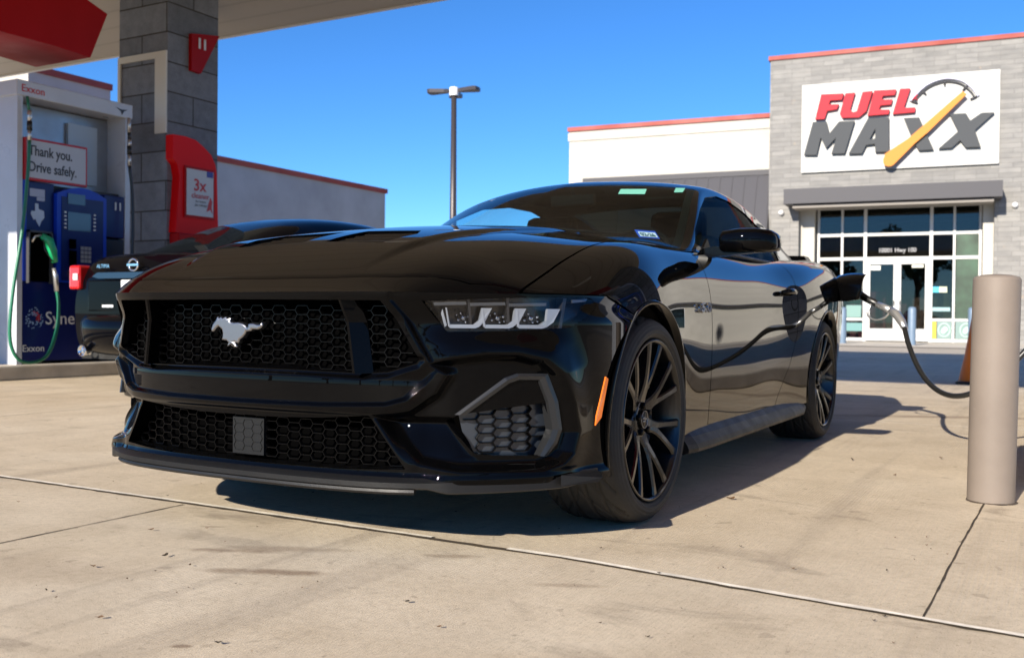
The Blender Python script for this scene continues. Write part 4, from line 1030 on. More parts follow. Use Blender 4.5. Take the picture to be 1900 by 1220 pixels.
# red poster case
PB=P('poster_case_red',(.85,.003,.006),.45,spec=.15)
t=thing('poster_case',(-7.0,5.45,1.65),'red curved-top poster case reading 3x cleaner on the grey block pillar','poster case')
arc_=[(5.10,2.50),(5.10,2.78),(5.30,2.785),(5.45,2.765),(5.58,2.70),(5.70,2.62),(5.76,2.52),(5.79,2.42)]
b=MB(); b.prism(arc_+[(5.82,1.64),(5.15,1.64),(5.20,2.30),(5.17,2.44)],(-7.097,0,0),(0,1,0),(0,0,1),(1,0,0),.12); b.build('case',PB,t)
b=MB(); b.box((-6.975,5.265,1.83),(-6.960,5.735,2.44)); b.box((-7.09,5.15,1.50),(-6.93,5.80,1.637),.015); b.build('frame_inset',P('case_dark_red',(.45,.003,.005),.45,spec=.15),t)  # inset and base block in a darker red than the case
b=MB(); b.box((-6.958,5.29,1.86),(-6.952,5.71,2.41)); po=b.build('poster',P('poster_paper',(.62,.63,.66),.5),t)
PR=P('poster_red_ink',(.6,.03,.04),.5); PG=P('poster_grey_ink',(.18,.18,.2),.5); PBL=P('poster_blue_ink',(.03,.06,.35),.5)
text('poster_text','3x',.20,(-6.949,5.49,2.16),(0,1,0),(0,0,1),PR,po,.002,bold=.003); text('poster_text','cleaner',.095,(-6.949,5.50,2.07),(0,1,0),(0,0,1),PR,po,.002)
text('poster_text','for better\ngas mileage',.042,(-6.949,5.51,2.02),(0,1,0),(0,0,1),PG,po,.002)
b=MB(); b.box((-6.951,5.60,2.34),(-6.949,5.70,2.41)); b.build('poster_corner',PBL,po)
b=MB(); b.prism([(5.60,1.92),(5.63,2.02),(5.66,2.10),(5.69,2.05),(5.68,1.98),(5.70,1.90),(5.66,1.95)],(-6.951,0,0),(0,1,0),(0,0,1),(1,0,0),.002); b.build('poster_mascot_blot',PR,po)
text('base_text','E X X O N',.05,(-6.925,5.46,1.55),(0,1,0),(0,0,1),WHITEP,t,.002)
# ================= left fuel pump =================
X0=-7.1
WFR=P('pump_white_enamel',(.56,.58,.64),.3,coat=.3,var=.05,vs=3); BLUE=P('pump_blue_panel',(.003,.010,.105),.35,spec=.35,var=.15,vs=3); BLUEL=P('pump_blue_bezel',(.006,.045,.48),.35,spec=.35)
GREYM=P('pump_grey_metal',(.34,.36,.40),.35,metal=.6,var=.1,vs=4); SCR=P('screen_grey',(.05,.07,.11),.15,coat=.5)
def pump(X0,Y0,s,label,Z0=.15):
    """s=+1: faces +x. Y0: near end of the pump along y"""
    t=thing('fuel_pump',(X0-s*.45,Y0+.7,Z0),label,'fuel pump')
    def bx(x0,x1,y0,y1,z0,z1,bev=0,b=None):
        b=b or MB(); b.box((X0-s*x0,Y0+y0,z0),(X0-s*x1,Y0+y1,z1),bev); return b
    # y is measured from Y0; x0/x1 = depth behind the face
    b=bx(0,.9,0,.06,Z0,2.87); bx(0,.9,1.32,1.385,Z0,2.87,b=b); b.build('side_post',WFR,t)
    b=bx(-.02,.92,-.02,1.40,2.87,3.03,.01); hd=b.build('header',WFR,t)
    b=bx(.10,.8,.065,1.315,Z0+.02,2.02); b.build('cabinet',P('pump_cabinet',(.02,.02,.03),.5),t)
    b=bx(.30,.6,.065,1.315,2.02,2.86); b.build('upper_bulkhead',GREYM,t)
    b=bx(.26,.298,.78,1.15,2.10,2.75); b.build('upper_window',P('pump_pale_panel',(.50,.58,.68),.3),t)
    b=bx(.01,.12,.065,1.315,Z0+.03,1.0,.006); b.build('lower_panel',BLUE,t)
    b=bx(.0,.12,.065,.42,1.0,2.02,.008); b.build('left_panel',BLUE,t)
    b=bx(-.005,.02,.062,.105,1.0,2.03,.004); b.build('blue_edge',BLUEL,t)
    # arched card-reader bezel
    n=12; arc=[(.42,1.0),(1.03,1.0),(1.03,1.93)]+[(1.03-.61*i/n,1.93+.085*math.sin(math.pi*i/n)) for i in range(1,n)]+[(.42,1.93)]
    b=MB(); b.prism([(Y0+a,c) for a,c in arc],(X0-s*.10,0,0),(0,1,0),(0,0,1),(s,0,0),.15); b.build('reader_bezel',BLUEL,t)
    b=bx(-.056,-.05,.47,.985,1.02,1.90); b.build('reader_face',BLUE,t)
    b=bx(.0,.12,1.04,1.31,1.52,1.985,.01); b.build('number_panel',BLUE,t)
    b=bx(.0,.12,1.04,1.31,1.0,1.50,.01); b.build('right_panel',P('pump_dark_panel',(.01,.012,.02),.35),t)
    b=bx(-.064,-.057,.54,.75,1.83,1.94); bx(-.064,-.057,.54,.82,1.55,1.745,b=b); b.build('display',SCR,t)
    b=MB()
    for k in range(5):
        for yy in (.50,.86): b.box((X0+s*.057,Y0+yy,1.57+.04*k),(X0+s*.066,Y0+yy+.022,1.585+.04*k))
    b.build('soft_key',WHITEP,t)
    b=MB()
    for i in range(3):
        for j in range(4): b.box((X0+s*.057,Y0+.70+.045*i,1.22+.045*j),(X0+s*.066,Y0+.735+.045*i,1.255+.045*j))
    b.build('keypad',P('keypad_grey',(.25,.26,.28),.4),t)
    b=bx(-.075,-.057,.56,.64,1.15,1.34); b.build('card_slot',VOID,t)
    b=bx(-.082,-.057,.565,.645,1.06,1.13,.006); b.build('card_guide',P('card_guide_yellow',(.75,.55,.02),.4),t)
    b=bx(-.08,-.057,.56,.63,1.36,1.46); b.build('receipt_slot',VOID,t)
    b=MB(); b.box((X0+s*.002,Y0+.12,1.0),(X0+s*.010,Y0+.36,1.50)); bt=b.build('nozzle_boot',VOID,t)
    b=MB(); 
    for (y0,y1,z0,z1) in ((.10,.115,.98,1.52),(.36,.375,.98,1.52),(.10,.375,1.50,1.52)): b.box((X0-s*.0,Y0+y0,z0),(X0+s*.05,Y0+y1,z1))
    b.build('boot_surround',P('boot_grey',(.06,.06,.065),.4),t)
    # sticker texts
    fx=X0+s*.016; uu=(0,s,0)
    def tx(st,sz,y,z,m,dx=.016,**k): 
        yy=Y0+y if s>0 else Y0+1.385-y
        return text('pump_text',st,sz,(X0+s*dx,yy,z),(0,s,0),(0,0,1),m,t,.003,**k)
    b=bx(-.004,-.001,.14,.31,1.87,1.95); bx(-.004,-.001,.22,.31,1.83,1.868,b=b); b.build('sticker',P('sticker_pale',(.4,.45,.6),.5),t)
    tex=[(.16,1.72),(.20,1.72),(.20,1.80),(.235,1.80),(.24,1.745),(.30,1.73),(.305,1.66),(.27,1.62),(.25,1.565),(.225,1.60),(.205,1.64),(.185,1.63),(.15,1.69)]
    b=MB(); b.prism([(Y0+a,c) for a,c in tex],(X0+s*.002,0,0),(0,1,0),(0,0,1),(s,0,0),.003); b.build('state_outline',P('outline_pale',(.5,.6,.75),.5),t)
    tx('Insert card\nlift nozzle\nselect grade',.035,.23,1.48,P('pump_text_blue',(.3,.38,.6),.5),.005)
    tx('Synergy',.19,.62,.56,WHITEP,.0) ; 
    tx('Exxon',.10,.19,.28,WHITEP,.0)
    b=MB()
    rg=random.Random(3)
    for k in range(70):
        a=rg.uniform(0,6.28); r=rg.uniform(.035,.11); q=.009*rg.uniform(.5,1.2); yc,zc=Y0+.20+math.cos(a)*r,.62+math.sin(a)*r
        b.prism([(yc-q,zc-q*.6),(yc+q,zc-q*.3),(yc+q*.4,zc+q)],(X0-s*.012,0,0),(0,1,0),(0,0,1),(s,0,0),.006)
    b.build('swirl_logo',P('logo_mix',(.35,.5,.75),.5),t)
    b=MB()
    for k in range(34):
        a=rg.uniform(-.6,1.9); r=rg.uniform(.03,.075); q=.009*rg.uniform(.5,1.2); yc,zc=Y0+.20+math.cos(a)*r,.62+math.sin(a)*r
        b.prism([(yc-q,zc-q*.6),(yc+q,zc-q*.3),(yc+q*.4,zc+q)],(X0-s*.012,0,0),(0,1,0),(0,0,1),(s,0,0),.008)
    b.build('swirl_logo',P('logo_red',(.55,.03,.05),.5),t)
    tx('11',.12,1.22,1.83,WHITEP,.003,bold=.003)
    tx('Exxon',.105,.16,2.915,P('exxon_red',(.55,.02,.03),.4),.024)
    b=MB(); b.prism([(Y0+1.17,2.97),(Y0+1.24,2.955),(Y0+1.33,2.965),(Y0+1.28,2.94),(Y0+1.25,2.895),(Y0+1.235,2.935)],(X0+s*.021,0,0),(0,1,0),(0,0,1),(s,0,0),.003); b.build('bird_mark',P('bird_black',(.03,.04,.06),.5),t)
    # thank-you sign
    b=bx(-.03,.02,.07,.80,2.03,2.46,.006); sg=b.build('message_sign',P('sign_red_edge',(.5,.02,.03),.4),t)
    b=bx(-.036,-.031,.085,.775,2.055,2.435); b.build('sign_face',P('sign_white',(.50,.53,.60),.4),sg)
    for i,st in enumerate(('Thank you.','Drive safely.')):
        yy=Y0+.10 if s>0 else Y0+1.29
        text('sign_text',st,.145,(X0+s*.038,yy,2.285-.165*i),(0,s,0),(0,0,1),P('sign_ink',(.03,.035,.05),.5),sg,.002,align='LEFT',bold=.002,sx=.78)
    return t
pm=pump(X0,3.21,1,'white framed fuel pump with blue panels and Thank you Drive safely sign')
# ---- green hose and its nozzle, black hose ----
GRN=P('green_hose_rubber',(.012,.16,.085),.35,coat=.2); SILV=P('hose_fitting_silver',(.6,.6,.6),.3,metal=.8); BLKH=P('black_hose_rubber',(.012,.012,.012),.35,coat=.2)
t=thing('green_hose',(-7.0,3.3,.3),'green hose looping from the pump header down to the green nozzle','hose')
hp=cspline([(-7.02,3.29,2.42),(-7.0,3.26,2.1),(-6.97,3.18,1.5),(-6.95,3.07,.9),(-6.94,3.03,.45),(-6.93,3.10,.23),(-6.93,3.26,.175),(-6.93,3.44,.25),(-6.94,3.55,.5),(-6.95,3.58,.75),(-6.97,3.57,.92)],60)
b=MB(); b.tube(hp,.017,10); b.build('tubing',GRN,t)
b=MB(); b.tube([(-7.03,3.27,2.86),(-7.02,3.285,2.70)],.015,8); b.build('whip_hose',GRN,t)
b=MB(); b.tube([(-7.02,3.285,2.72),(-7.02,3.29,2.66),(-7.02,3.29,2.60)],[.02,.024,.02],10); b.tube([(-7.02,3.29,2.53),(-7.02,3.29,2.42)],[.019,.022],10); b.build('swivel',SILV,t); b=MB(); b.tube([(-6.97,3.57,.90),(-6.98,3.565,1.06),(-6.99,3.55,1.14)],[.022,.026,.018],10); b.build('swivel',SILV,t)
b=MB(); b.tube([(-7.02,3.29,2.61),(-7.02,3.29,2.52)],.026,10); b.build('breakaway',BLKH,t)
t=thing('green_nozzle',(-7.0,3.5,1.2),'green fuel nozzle hanging in the holder of the blue pump','nozzle')
b=MB(); b.tube([(-6.985,3.56,1.20),(-6.99,3.535,1.32),(-7.0,3.50,1.42),(-7.02,3.43,1.47)],[.030,.045,.050,.028],12); b.build('grip_cover',P('nozzle_green',(.015,.42,.16),.35,coat=.3),t)
b=MB(); b.tube([(-7.02,3.43,1.47),(-7.05,3.38,1.46),(-7.06,3.35,1.40)],.013,8); b.build('spout',SILV,t)
b=MB(); b.tube([(-6.985,3.56,1.20),(-6.96,3.50,1.22),(-6.95,3.42,1.32),(-6.98,3.42,1.42)],.008,6); b.build('lever_guard',BLKH,t)
t=thing('black_pump_hose',(-7.0,4.5,1.5),'black hose hanging at the pillar end of the white framed pump','hose')
b=MB(); b.tube(cspline([(-7.0,4.50,2.34),(-6.98,4.53,2.0),(-6.96,4.52,1.5),(-6.95,4.48,1.0),(-6.95,4.40,.6)],20),.018,8); b.build('tubing',BLKH,t)
b=MB(); b.tube([(-7.0,4.49,2.86),(-7.0,4.495,2.70)],[.02,.022],8); b.tube([(-7.0,4.50,2.62),(-7.0,4.50,2.54)],.024,8); b.tube([(-7.0,4.50,2.46),(-7.0,4.50,2.33)],[.018,.023],8); b.build('swivel',SILV,t)
b=MB(); b.tube([(-7.0,4.495,2.71),(-7.0,4.5,2.61)],.019,8); b.tube([(-7.0,4.50,2.55),(-7.0,4.50,2.45)],.026,8); b.build('breakaway',BLKH,t)
# ================= right island: pump, bollard, hose =================
pump(2.5,2.35,-1,'white framed fuel pump on the side of the tan bollard, mostly outside the picture')
def mk_boll():
    k=N('tan_bollard_paint'); tc=k.tc(); f=k.noise(tc,4,5,.6); s_=k.noise(k.mapv(tc,(1,1,5)),9,5,.7,.6)
    c=k.ramp(f,[(.3,(.175,.145,.122)),(.7,(.205,.17,.143))]); c=k.mix(k.ramp(s_,[(.68,0),(.71,.5)]),c,(.34,.30,.26))
    k.l(c,k.p.inputs['Base Color']); k.p.inputs['Roughness'].default_value=.6; k.p.inputs['Specular IOR Level'].default_value=.3; k.bump(k.noise(tc,25,4),.12,.004); return k.m
BOL=mk_boll()
t=thing('bollard',(1.902,1.06,0),'thick tan painted steel bollard standing beside the car','bollard')
b=MB(); prof=[(.0835,0),(.0835,.836),(.0822,.843),(.077,.850),(.05,.857),(.02,.860),(.0005,.861)]
b.lathe(prof,(1.902,1.06,0),(0.012,0,1),48); b.build('post',BOL,t)
b=MB(); rg=random.Random(2)
V=[];F=[]
for k in range(40):
    a=2*math.pi*k/40; r=.0835+rg.uniform(.002,.010); V.append((1.902+math.cos(a)*.082,1.06+math.sin(a)*.082,.006)); V.append((1.902+math.cos(a)*r,1.06+math.sin(a)*r,.003))
F=[[2*k,2*k+1,(2*k+3)%80,(2*k+2)%80] for k in range(40)]; mesh('base_grout',V,F,P('base_dirt',(.07,.05,.035),.9),t)
b=MB(); b.tube([(2.08,1.40,0),(2.08,1.40,.10)],.05,16); 
t=thing('guard_rail',(2.4,1.35,0),'low tan pipe guard running off behind the tan bollard','guard rail')
b=MB(); b.tube([(2.03,1.55,.17),(2.9,1.50,.17)],.035,12); b.tube([(2.85,1.5,0),(2.85,1.5,.2)],.045,12); b.build('rail',BOL,t)
# filling hose
t=thing('filling_hose',(1.6,2.7,.3),'black hose sagging from the nozzle in the car down behind the tan bollard','hose')
hp=cspline([(1.335,3.02,.64),(1.37,2.93,.55),(1.425,2.82,.445),(1.49,2.72,.36),(1.57,2.62,.305),(1.66,2.54,.292),(1.76,2.50,.33),(1.90,2.50,.45),(2.08,2.56,.70),(2.22,2.62,1.1),(2.30,2.66,1.6),(2.36,2.68,2.2),(2.40,2.68,2.84)],70)
b=MB(); b.tube(hp,.0145,12); b.build('tubing',BLKH,t)
t=thing('filling_nozzle',(1.2,3.2,.75),'silver fuel nozzle with black grip reaching into the open fuel flap','nozzle')
b=MB(); b.tube([(.97,3.30,.865),(1.02,3.29,.858)],.013,10); b.build('spout',SILV,t); b=MB(); b.tube([(1.245,3.13,.742),(1.28,3.10,.72),(1.315,3.06,.675),(1.338,3.02,.635)],[.023,.026,.024,.017],12); b.tube([(1.16,3.20,.778),(1.245,3.13,.742)],[.020,.023],12); b.build('nozzle_body',SILV,t)
b=MB(); b.tube([(1.01,3.29,.862),(1.09,3.25,.812),(1.17,3.20,.775)],[.026,.022,.020],12); b.build('grip',BLKH,t)
b=MB(); b.tube(cspline([(1.12,3.22,.79),(1.10,3.20,.72),(1.15,3.16,.685),(1.21,3.13,.70),(1.24,3.12,.735)],14),.006,6); b.build('lever_guard',SILV,t)
# orange marker seen past the bollard
t=thing('orange_cone',(1.335,8.9,0),'orange traffic cone mostly hidden behind the tan bollard','cone')
b=MB(); b.lathe([(.19,.02),(.13,.30),(.03,.92),(.001,.93)],(1.335,8.9,0),(0,0,1),20); b.build('cone_body',P('cone_orange',(.8,.2,.01),.5),t)
b=MB(); b.box((1.135,8.68,0.005),(1.535,9.12,.03),.01); b.build('cone_base',P('cone_base_black',(.03,.03,.03),.6),t)
# ================= shop =================
AN=R(5.2); O2=np.array([-6.44,30.,0]); U2=np.array([math.cos(AN),math.sin(AN),0]); N2=np.array([math.sin(AN),-math.cos(AN),0]); Z2=np.array([0,0,1.])
def Q(u,z,o=0): return O2+U2*u+Z2*z+N2*o
def bbox(b,u0,u1,z0,z1,o0,o1): return b.prism([(u0,z0),(u1,z0),(u1,z1),(u0,z1)],Q(0,0,o0),U2,Z2,N2,o1-o0)
def mk_stone():
    k=N('ledge_stone'); tc=k.mapv(k.tc('Object'),rot=(0,0,-AN)); sp=k.n('SeparateXYZ'); k.l(tc,sp.inputs[0]); cb=k.n('CombineXYZ'); k.l(k.math('ADD',sp.outputs[0],sp.outputs[1]),cb.inputs[0]); k.l(sp.outputs[2],cb.inputs[1])
    br=k.n('TexBrick',i_Scale=1.0,i_Mortar_Size=.008,i_Brick_Width=.62,i_Row_Height=.15); br.offset=.37; br.offset_frequency=3; k.l(cb.outputs[0],br.inputs['Vector'])
    br.inputs['Color1'].default_value=(.20,.196,.187,1); br.inputs['Color2'].default_value=(.255,.249,.237,1); br.inputs['Mortar'].default_value=(.16,.156,.148,1)
    f=k.noise(k.mapv(cb.outputs[0],(1,3,1)),1.6,5,.6); c=k.mix(.6,br.outputs['Color'],k.ramp(f,[(.3,(.75,.75,.76)),(.7,(1.25,1.23,1.2))]),'MULTIPLY')
    f3=k.noise(cb.outputs[0],2.2,3,.5); c=k.mix(k.ramp(f3,[(.70,0),(.76,.45)]),c,(.42,.30,.20))
    k.l(c,k.p.inputs['Base Color']); k.p.inputs['Roughness'].default_value=.9; k.bump(br.outputs['Color'],.5,.03); return k.m
STONE=mk_stone(); STUC=P('cream_stucco',(.46,.44,.39),.85,var=.06,vs=1.2,bump=.2,bs=40); COP=P('red_metal_coping',(.30,.045,.030),.6,var=.1,vs=1); AWN=P('bronze_metal',(.045,.044,.052),.6)
WALU=P('white_aluminium',(.55,.55,.54),.35); SHOPG=glass('shop_glass',(.50,.54,.50),1.2); DARKIN=P('shop_interior',(.035,.032,.03),.8,var=.5,vs=1.2)
sh=thing('fuel_shop',tuple(Q(3.8,0)),'fuel shop with grey stone tower, big white sign board and cream wings','building')
b=MB()
bbox(b,0,.98,0,9.33,-9,0); bbox(b,6.80,8.3,0,9.33,-9,0); bbox(b,.981,6.799,4.45,9.33,-9,0); b.build('tower',STONE,sh)
b=MB(); bbox(b,-.06,8.36,9.331,9.47,-9.05,.05); bbox(b,-7.42,-.061,7.56,7.71,-9,.02-.55); bbox(b,8.361,24,7.56,7.71,-9,.02-.55); b.build('coping',COP,sh)
b=MB(); bbox(b,-7.36,-.001,0,7.56,-9,-.6); bbox(b,8.301,24,0,7.56,-9,-.6); bbox(b,-7.40,-.002,7.2,7.5,-.6,-.56); b.build('wing_wall',STUC,sh)
b=MB(); 
for (a0,a1) in ((-6.8,-.004),):
    b.prism([(.0,5.72),(0,5.60),(1.15,3.0),(1.15,3.12)],Q(a0,0,-.597),N2,Z2,U2,a1-a0)
    x=a0
    while x<a1-.05: b.prism([(.0,5.775),(0,5.72),(1.15,3.12),(1.15,3.175)],Q(x,0,-.597),N2,Z2,U2,.035); x+=.42
    bbox(b,a0,a1,5.62,5.80,-.598,-.52); b.build('standing_seam_awning',AWN,sh); b=MB()
b=MB(); bbox(b,8.6,20,3.3,3.52,-.598,.2); b.build('wing_awning',AWN,sh)
b=MB(); bbox(b,8.9,13.4,2.85,2.95,-.62,-.55)
for x in range(4): bbox(b,8.9+1.48*x,8.98+1.48*x,.9,2.849,-.62,-.55)
b.build('wing_window_frame',WALU,sh)
b=MB(); bbox(b,8.95,13.38,.9,2.85,-.61,-.58); b.build('wing_window',P('dark_window',(.01,.014,.016),.05,coat=.6),sh)
# entrance recess
b=MB(); bbox(b,.64,6.98,4.42,4.90,.02,1.05); b.build('entrance_awning',AWN,sh)
b=MB(); bbox(b,.90,6.75,4.29,4.38,.02,.9); b.build('awning_beam',P('beam_tan',(.20,.18,.16),.6),sh)
b=MB(); bbox(b,.982,1.45,0,4.449,-.8,-.30); b.build('entrance_pier',STUC,sh); b=MB(); bbox(b,6.50,6.798,0,4.449,-.8,-.30); b.build('entrance_pier',STUC,sh)
fr=MB()
us=[(1.50,1.58),(2.26,2.33),(2.97,3.07),(4.97,5.07),(5.66,5.73),(6.40,6.48)]
for a,c in us: bbox(fr,a,c,.02,4.44,-.80,-.70)
for a,c in ((2.68,2.78),(3.47,3.56),(4.36,4.44)): bbox(fr,1.581,6.399,a,c,-.79,-.712)
bbox(fr,1.581,2.969,.70,.78,-.79,-.713); bbox(fr,5.071,6.399,.70,.78,-.79,-.713); bbox(fr,1.581,2.969,.03,.13,-.79,-.713); bbox(fr,5.071,6.399,.03,.13,-.79,-.713)
fr.build('window_frame',WALU,sh)
b=MB(); bbox(b,1.5,6.48,.03,4.44,-.765,-.755); b.build('shop_window',SHOPG,sh)
for k,(a,c,hx) in enumerate(((3.075,4.015,3.93),(4.02,4.965,4.10))):
    b=MB()
    for (u0,u1,z0,z1) in ((a,a+.11,.05,2.67),(c-.11,c,.05,2.67),(a+.111,c-.111,2.54,2.67),(a+.111,c-.111,.05,.44)): bbox(b,u0,u1,z0,z1,-.74,-.66)
    dr=b.build('glass_door',WALU,sh)
    b=MB(); b.tube([Q(hx,.85,-.62),Q(hx,1.35,-.62)],.018,8); b.build('pull_handle',P('handle_grey',(.3,.3,.3),.3,metal=.8),dr)
# inside
b=MB(); bbox(b,1.0,6.75,.0,4.4,-6.5,-6.4); b.build('shop_back_wall',P('shop_back',(.16,.14,.12),.8,var=.4,vs=1.5),sh)
b=MB(); bbox(b,1.5,6.48,.005,.02,-6.4,-.81); b.build('shop_floor',P('shop_floor',(.12,.11,.10),.4),sh)
rg=random.Random(9)
for k in range(7):
    u0=1.7+.68*k; b=MB(); bbox(b,u0,u0+.5,.02,1.3+.2*(k%3),-3.2-.3*(k%2),-2.7-.3*(k%2)); b.build('display_shelf',P('goods_%d'%k,(rg.uniform(.03,.3),rg.uniform(.03,.2),rg.uniform(.02,.15)),.6,var=.6,vs=5),sh)
# window graphics
def card(name,u0,u1,z0,z1,colr,off=-.70,**k): b=MB(); bbox(b,u0,u1,z0,z1,off,off+.006); return b.build(name,P(name+'_mat',colr,.5,**k),sh)
card('green_window_film',5.75,6.39,.79,3.46,(.012,.045,.022),-.752,var=.6,vs=1.5)
card('poster_cyan',5.08,5.27,1.62,1.80,(.05,.42,.62)); card('poster_cream',5.275,5.50,1.62,1.80,(.55,.58,.40))
card('pale_notice',5.08,5.60,1.02,1.14,(.25,.40,.42)); card('yellow_strip',5.075,5.20,.14,.69,(.60,.42,.03)); 
for (a,c) in ((5.22,5.65),(5.76,6.38)):
    card('sage_poster',a,c,.14,.69,(.16,.24,.23))
    b=MB(); uc=(a+c)/2; ring=[]
    for i in range(24): 
        q=2*math.pi*i/24; ring.append(Q(uc+.17*math.cos(q),.42+.21*math.sin(q),-.69))
    b.tube(ring+[ring[0]],.022,5); b.prism([(uc-.10,.34),(uc-.02,.30),(uc+.11,.42),(uc+.09,.50),(uc+.02,.54),(uc-.08,.44)],Q(0,0,-.692),U2,Z2,N2,.006); b.build('round_window_mark',P('mark_mint',(.42,.60,.52),.5),sh)
card('mint_card',2.45,2.92,.80,1.2,(.14,.26,.24),-.72); card('green_card',2.35,2.85,1.25,1.9,(.03,.12,.04),-1.5); card('teal_card',2.34,2.96,.35,.62,(.10,.24,.24))
card('white_notice',3.13,3.5,2.35,2.5,(.6,.6,.55),-.735); card('white_notice',4.45,4.80,2.42,2.52,(.6,.6,.5),-.735)
text('address_text','10001 Hwy 100',.20,tuple(Q(4.0,2.93,-.745)),tuple(U2),(0,0,1),P('address_white',(.32,.32,.33),.5),sh,.006,bold=.002,sx=.9)
# sign board
b=MB(); bbox(b,1.05,6.90,5.53,8.40,.002,.10); sgn=b.build('sign_board',P('sign_board_white',(.45,.45,.43),.5,var=.03,vs=2),sh)
LT=dict(F=[(1.67,8.03),(2.36,8.0),(2.31,7.81),(1.95,7.81),(1.91,7.68),(2.22,7.67),(2.16,7.51),(1.86,7.48),(1.78,7.22),(1.49,7.23)],
U=[(2.42,8.0),(2.71,8.0),(2.57,7.47),(2.65,7.38),(2.77,7.4),(2.94,8.0),(3.24,8.01),(3.06,7.38),(2.84,7.2),(2.33,7.22),(2.25,7.35)],
E=[(3.29,8.02),(3.95,8.0),(3.91,7.83),(3.55,7.83),(3.52,7.71),(3.84,7.7),(3.8,7.54),(3.48,7.53),(3.44,7.4),(3.76,7.38),(3.73,7.24),(3.1,7.23)],
L=[(4.06,8.01),(4.36,8.0),(4.18,7.4),(4.52,7.39),(4.5,7.24),(3.85,7.23)],
M=[(1.42,7.15),(1.85,7.13),(1.94,6.74),(2.23,7.11),(2.71,7.1),(2.42,6.07),(2.01,6.08),(2.15,6.59),(1.84,6.27),(1.67,6.63),(1.55,6.07),(1.15,6.09)],
A=[(3.11,7.14),(3.74,7.14),(3.76,6.05),(3.35,6.06),(3.33,6.32),(3.07,6.3),(2.95,6.04),(2.54,6.05),(3.11,7.14)],
X=[(4.18,7.08),(4.63,7.07),(4.81,6.64),(5.06,6.04),(4.63,6.04),(4.44,6.39)],
X_2=[(5.5,7.11),(5.96,7.1),(6.09,6.87),(6.39,7.08),(6.75,7.07),(6.22,6.57),(6.39,6.04),(5.97,6.05),(5.81,6.28),(5.57,6.06),(5.2,6.06),(5.75,6.56)])
LR=P('letter_red',(.44,.016,.03),.55,spec=.2); LG=P('letter_grey',(.055,.060,.066),.6,spec=.2); LO=P('needle_orange',(.60,.23,.045),.6,spec=.2)
for k,pl in LT.items():
    b=MB()
    if k=='A':
        b.prism([(3.11,7.14),(3.34,6.81),(3.17,6.47),(3.34,6.49),(3.335,6.32),(3.07,6.3),(2.95,6.04),(2.54,6.05)],Q(0,0,.13),U2,Z2,N2,.12)
        b.prism([(3.11,7.14),(3.74,7.14),(3.76,6.05),(3.35,6.06),(3.335,6.32),(3.34,6.81)],Q(0,0,.13),U2,Z2,N2,.12)
    else: b.prism(pl,Q(0,0,.13),U2,Z2,N2,.12)
    b.build('sign_letter',LR if k in 'FUEL' else LG,sgn)
b=MB(); b.prism([(5.86,7.76),(5.97,7.66),(4.89,6.57),(4.51,6.24),(3.9,5.61),(3.81,5.565),(3.73,5.57),(3.65,5.60),(3.60,5.68),(3.59,5.79),(3.66,5.98),(4.31,6.4),(4.76,6.79),(5.58,7.52)],Q(0,0,.26),U2,Z2,N2,.10); b.build('gauge_needle',LO,sgn)
arcp=cspline([(4.46,7.58),(4.59,7.74),(4.9,8.01),(5.35,8.14),(5.79,8.04),(6.07,7.79),(6.20,7.58)],36)
b=MB(); b.tube([Q(a,c,.16) for a,c in arcp],.028,6); 
for f in (0,.25,.5,.75,1):
    a,c=arcp[int(f*36)]; d=np.array([5.35-a,7.25-c]); d/=np.linalg.norm(d); b.tube([Q(a-d[0]*.06,c-d[1]*.06,.16),Q(a+d[0]*.13,c+d[1]*.13,.16)],.03,6)
b.build('gauge_arc',P('gauge_black',(.03,.03,.035),.5),sgn)
b=MB(); b.tube([Q(5.35+(a-5.35)*1.12,7.25+(c-7.25)*1.13,.15) for a,c in arcp],.05,6); b.build('gauge_band',P('gauge_lilac',(.62,.62,.74),.5),sgn)
b=MB(); b.tube([Q(4.42,7.80,.16),Q(4.56,7.64,.16)],.03,6); b.tube([Q(4.42,7.64,.16),Q(4.56,7.80,.16)],.03,6); b.build('gauge_cross',LR,sgn)
for u_,lb in ((.42,'left'),(7.36,'right')):
    b=MB(); b.lathe([(.09,0),(.09,.05),(.07,.11),(.03,.15),(.001,.155)],tuple(Q(u_,4.25,.02)),tuple(N2),14); tag(b.build('security_camera',WHITEP),'small white dome camera on the stone wall '+('nearer the cream wing' if lb=='left' else 'on the side of the tan bollard'),'camera','dome cameras on the stone wall')
# blue grey bollards before the shop
BB=P('blue_grey_paint',(.13,.19,.27),.5,var=.08,vs=4)
for k,(x,y) in enumerate(((-3.557,27.6),(-1.55,27.05),(-.02,27.5),(2.4,27.5),(4.4,27.6))):
    b=MB(); b.lathe([(.11,0),(.11,1.02),(.09,1.07),(.001,1.09)],(x,y,.012),(0,0,1),20)
    lab=['blue grey bollard beside the rear wheel of the black coupe','blue grey bollard in front of the white glass doors','blue grey bollard just left of the tan bollard top','blue grey bollard outside the frame past the tan bollard','blue grey bollard furthest from the shop doors'][k]
    tag(b.build('bollard',BB),lab,'bollard','blue grey bollards in front of the shop')
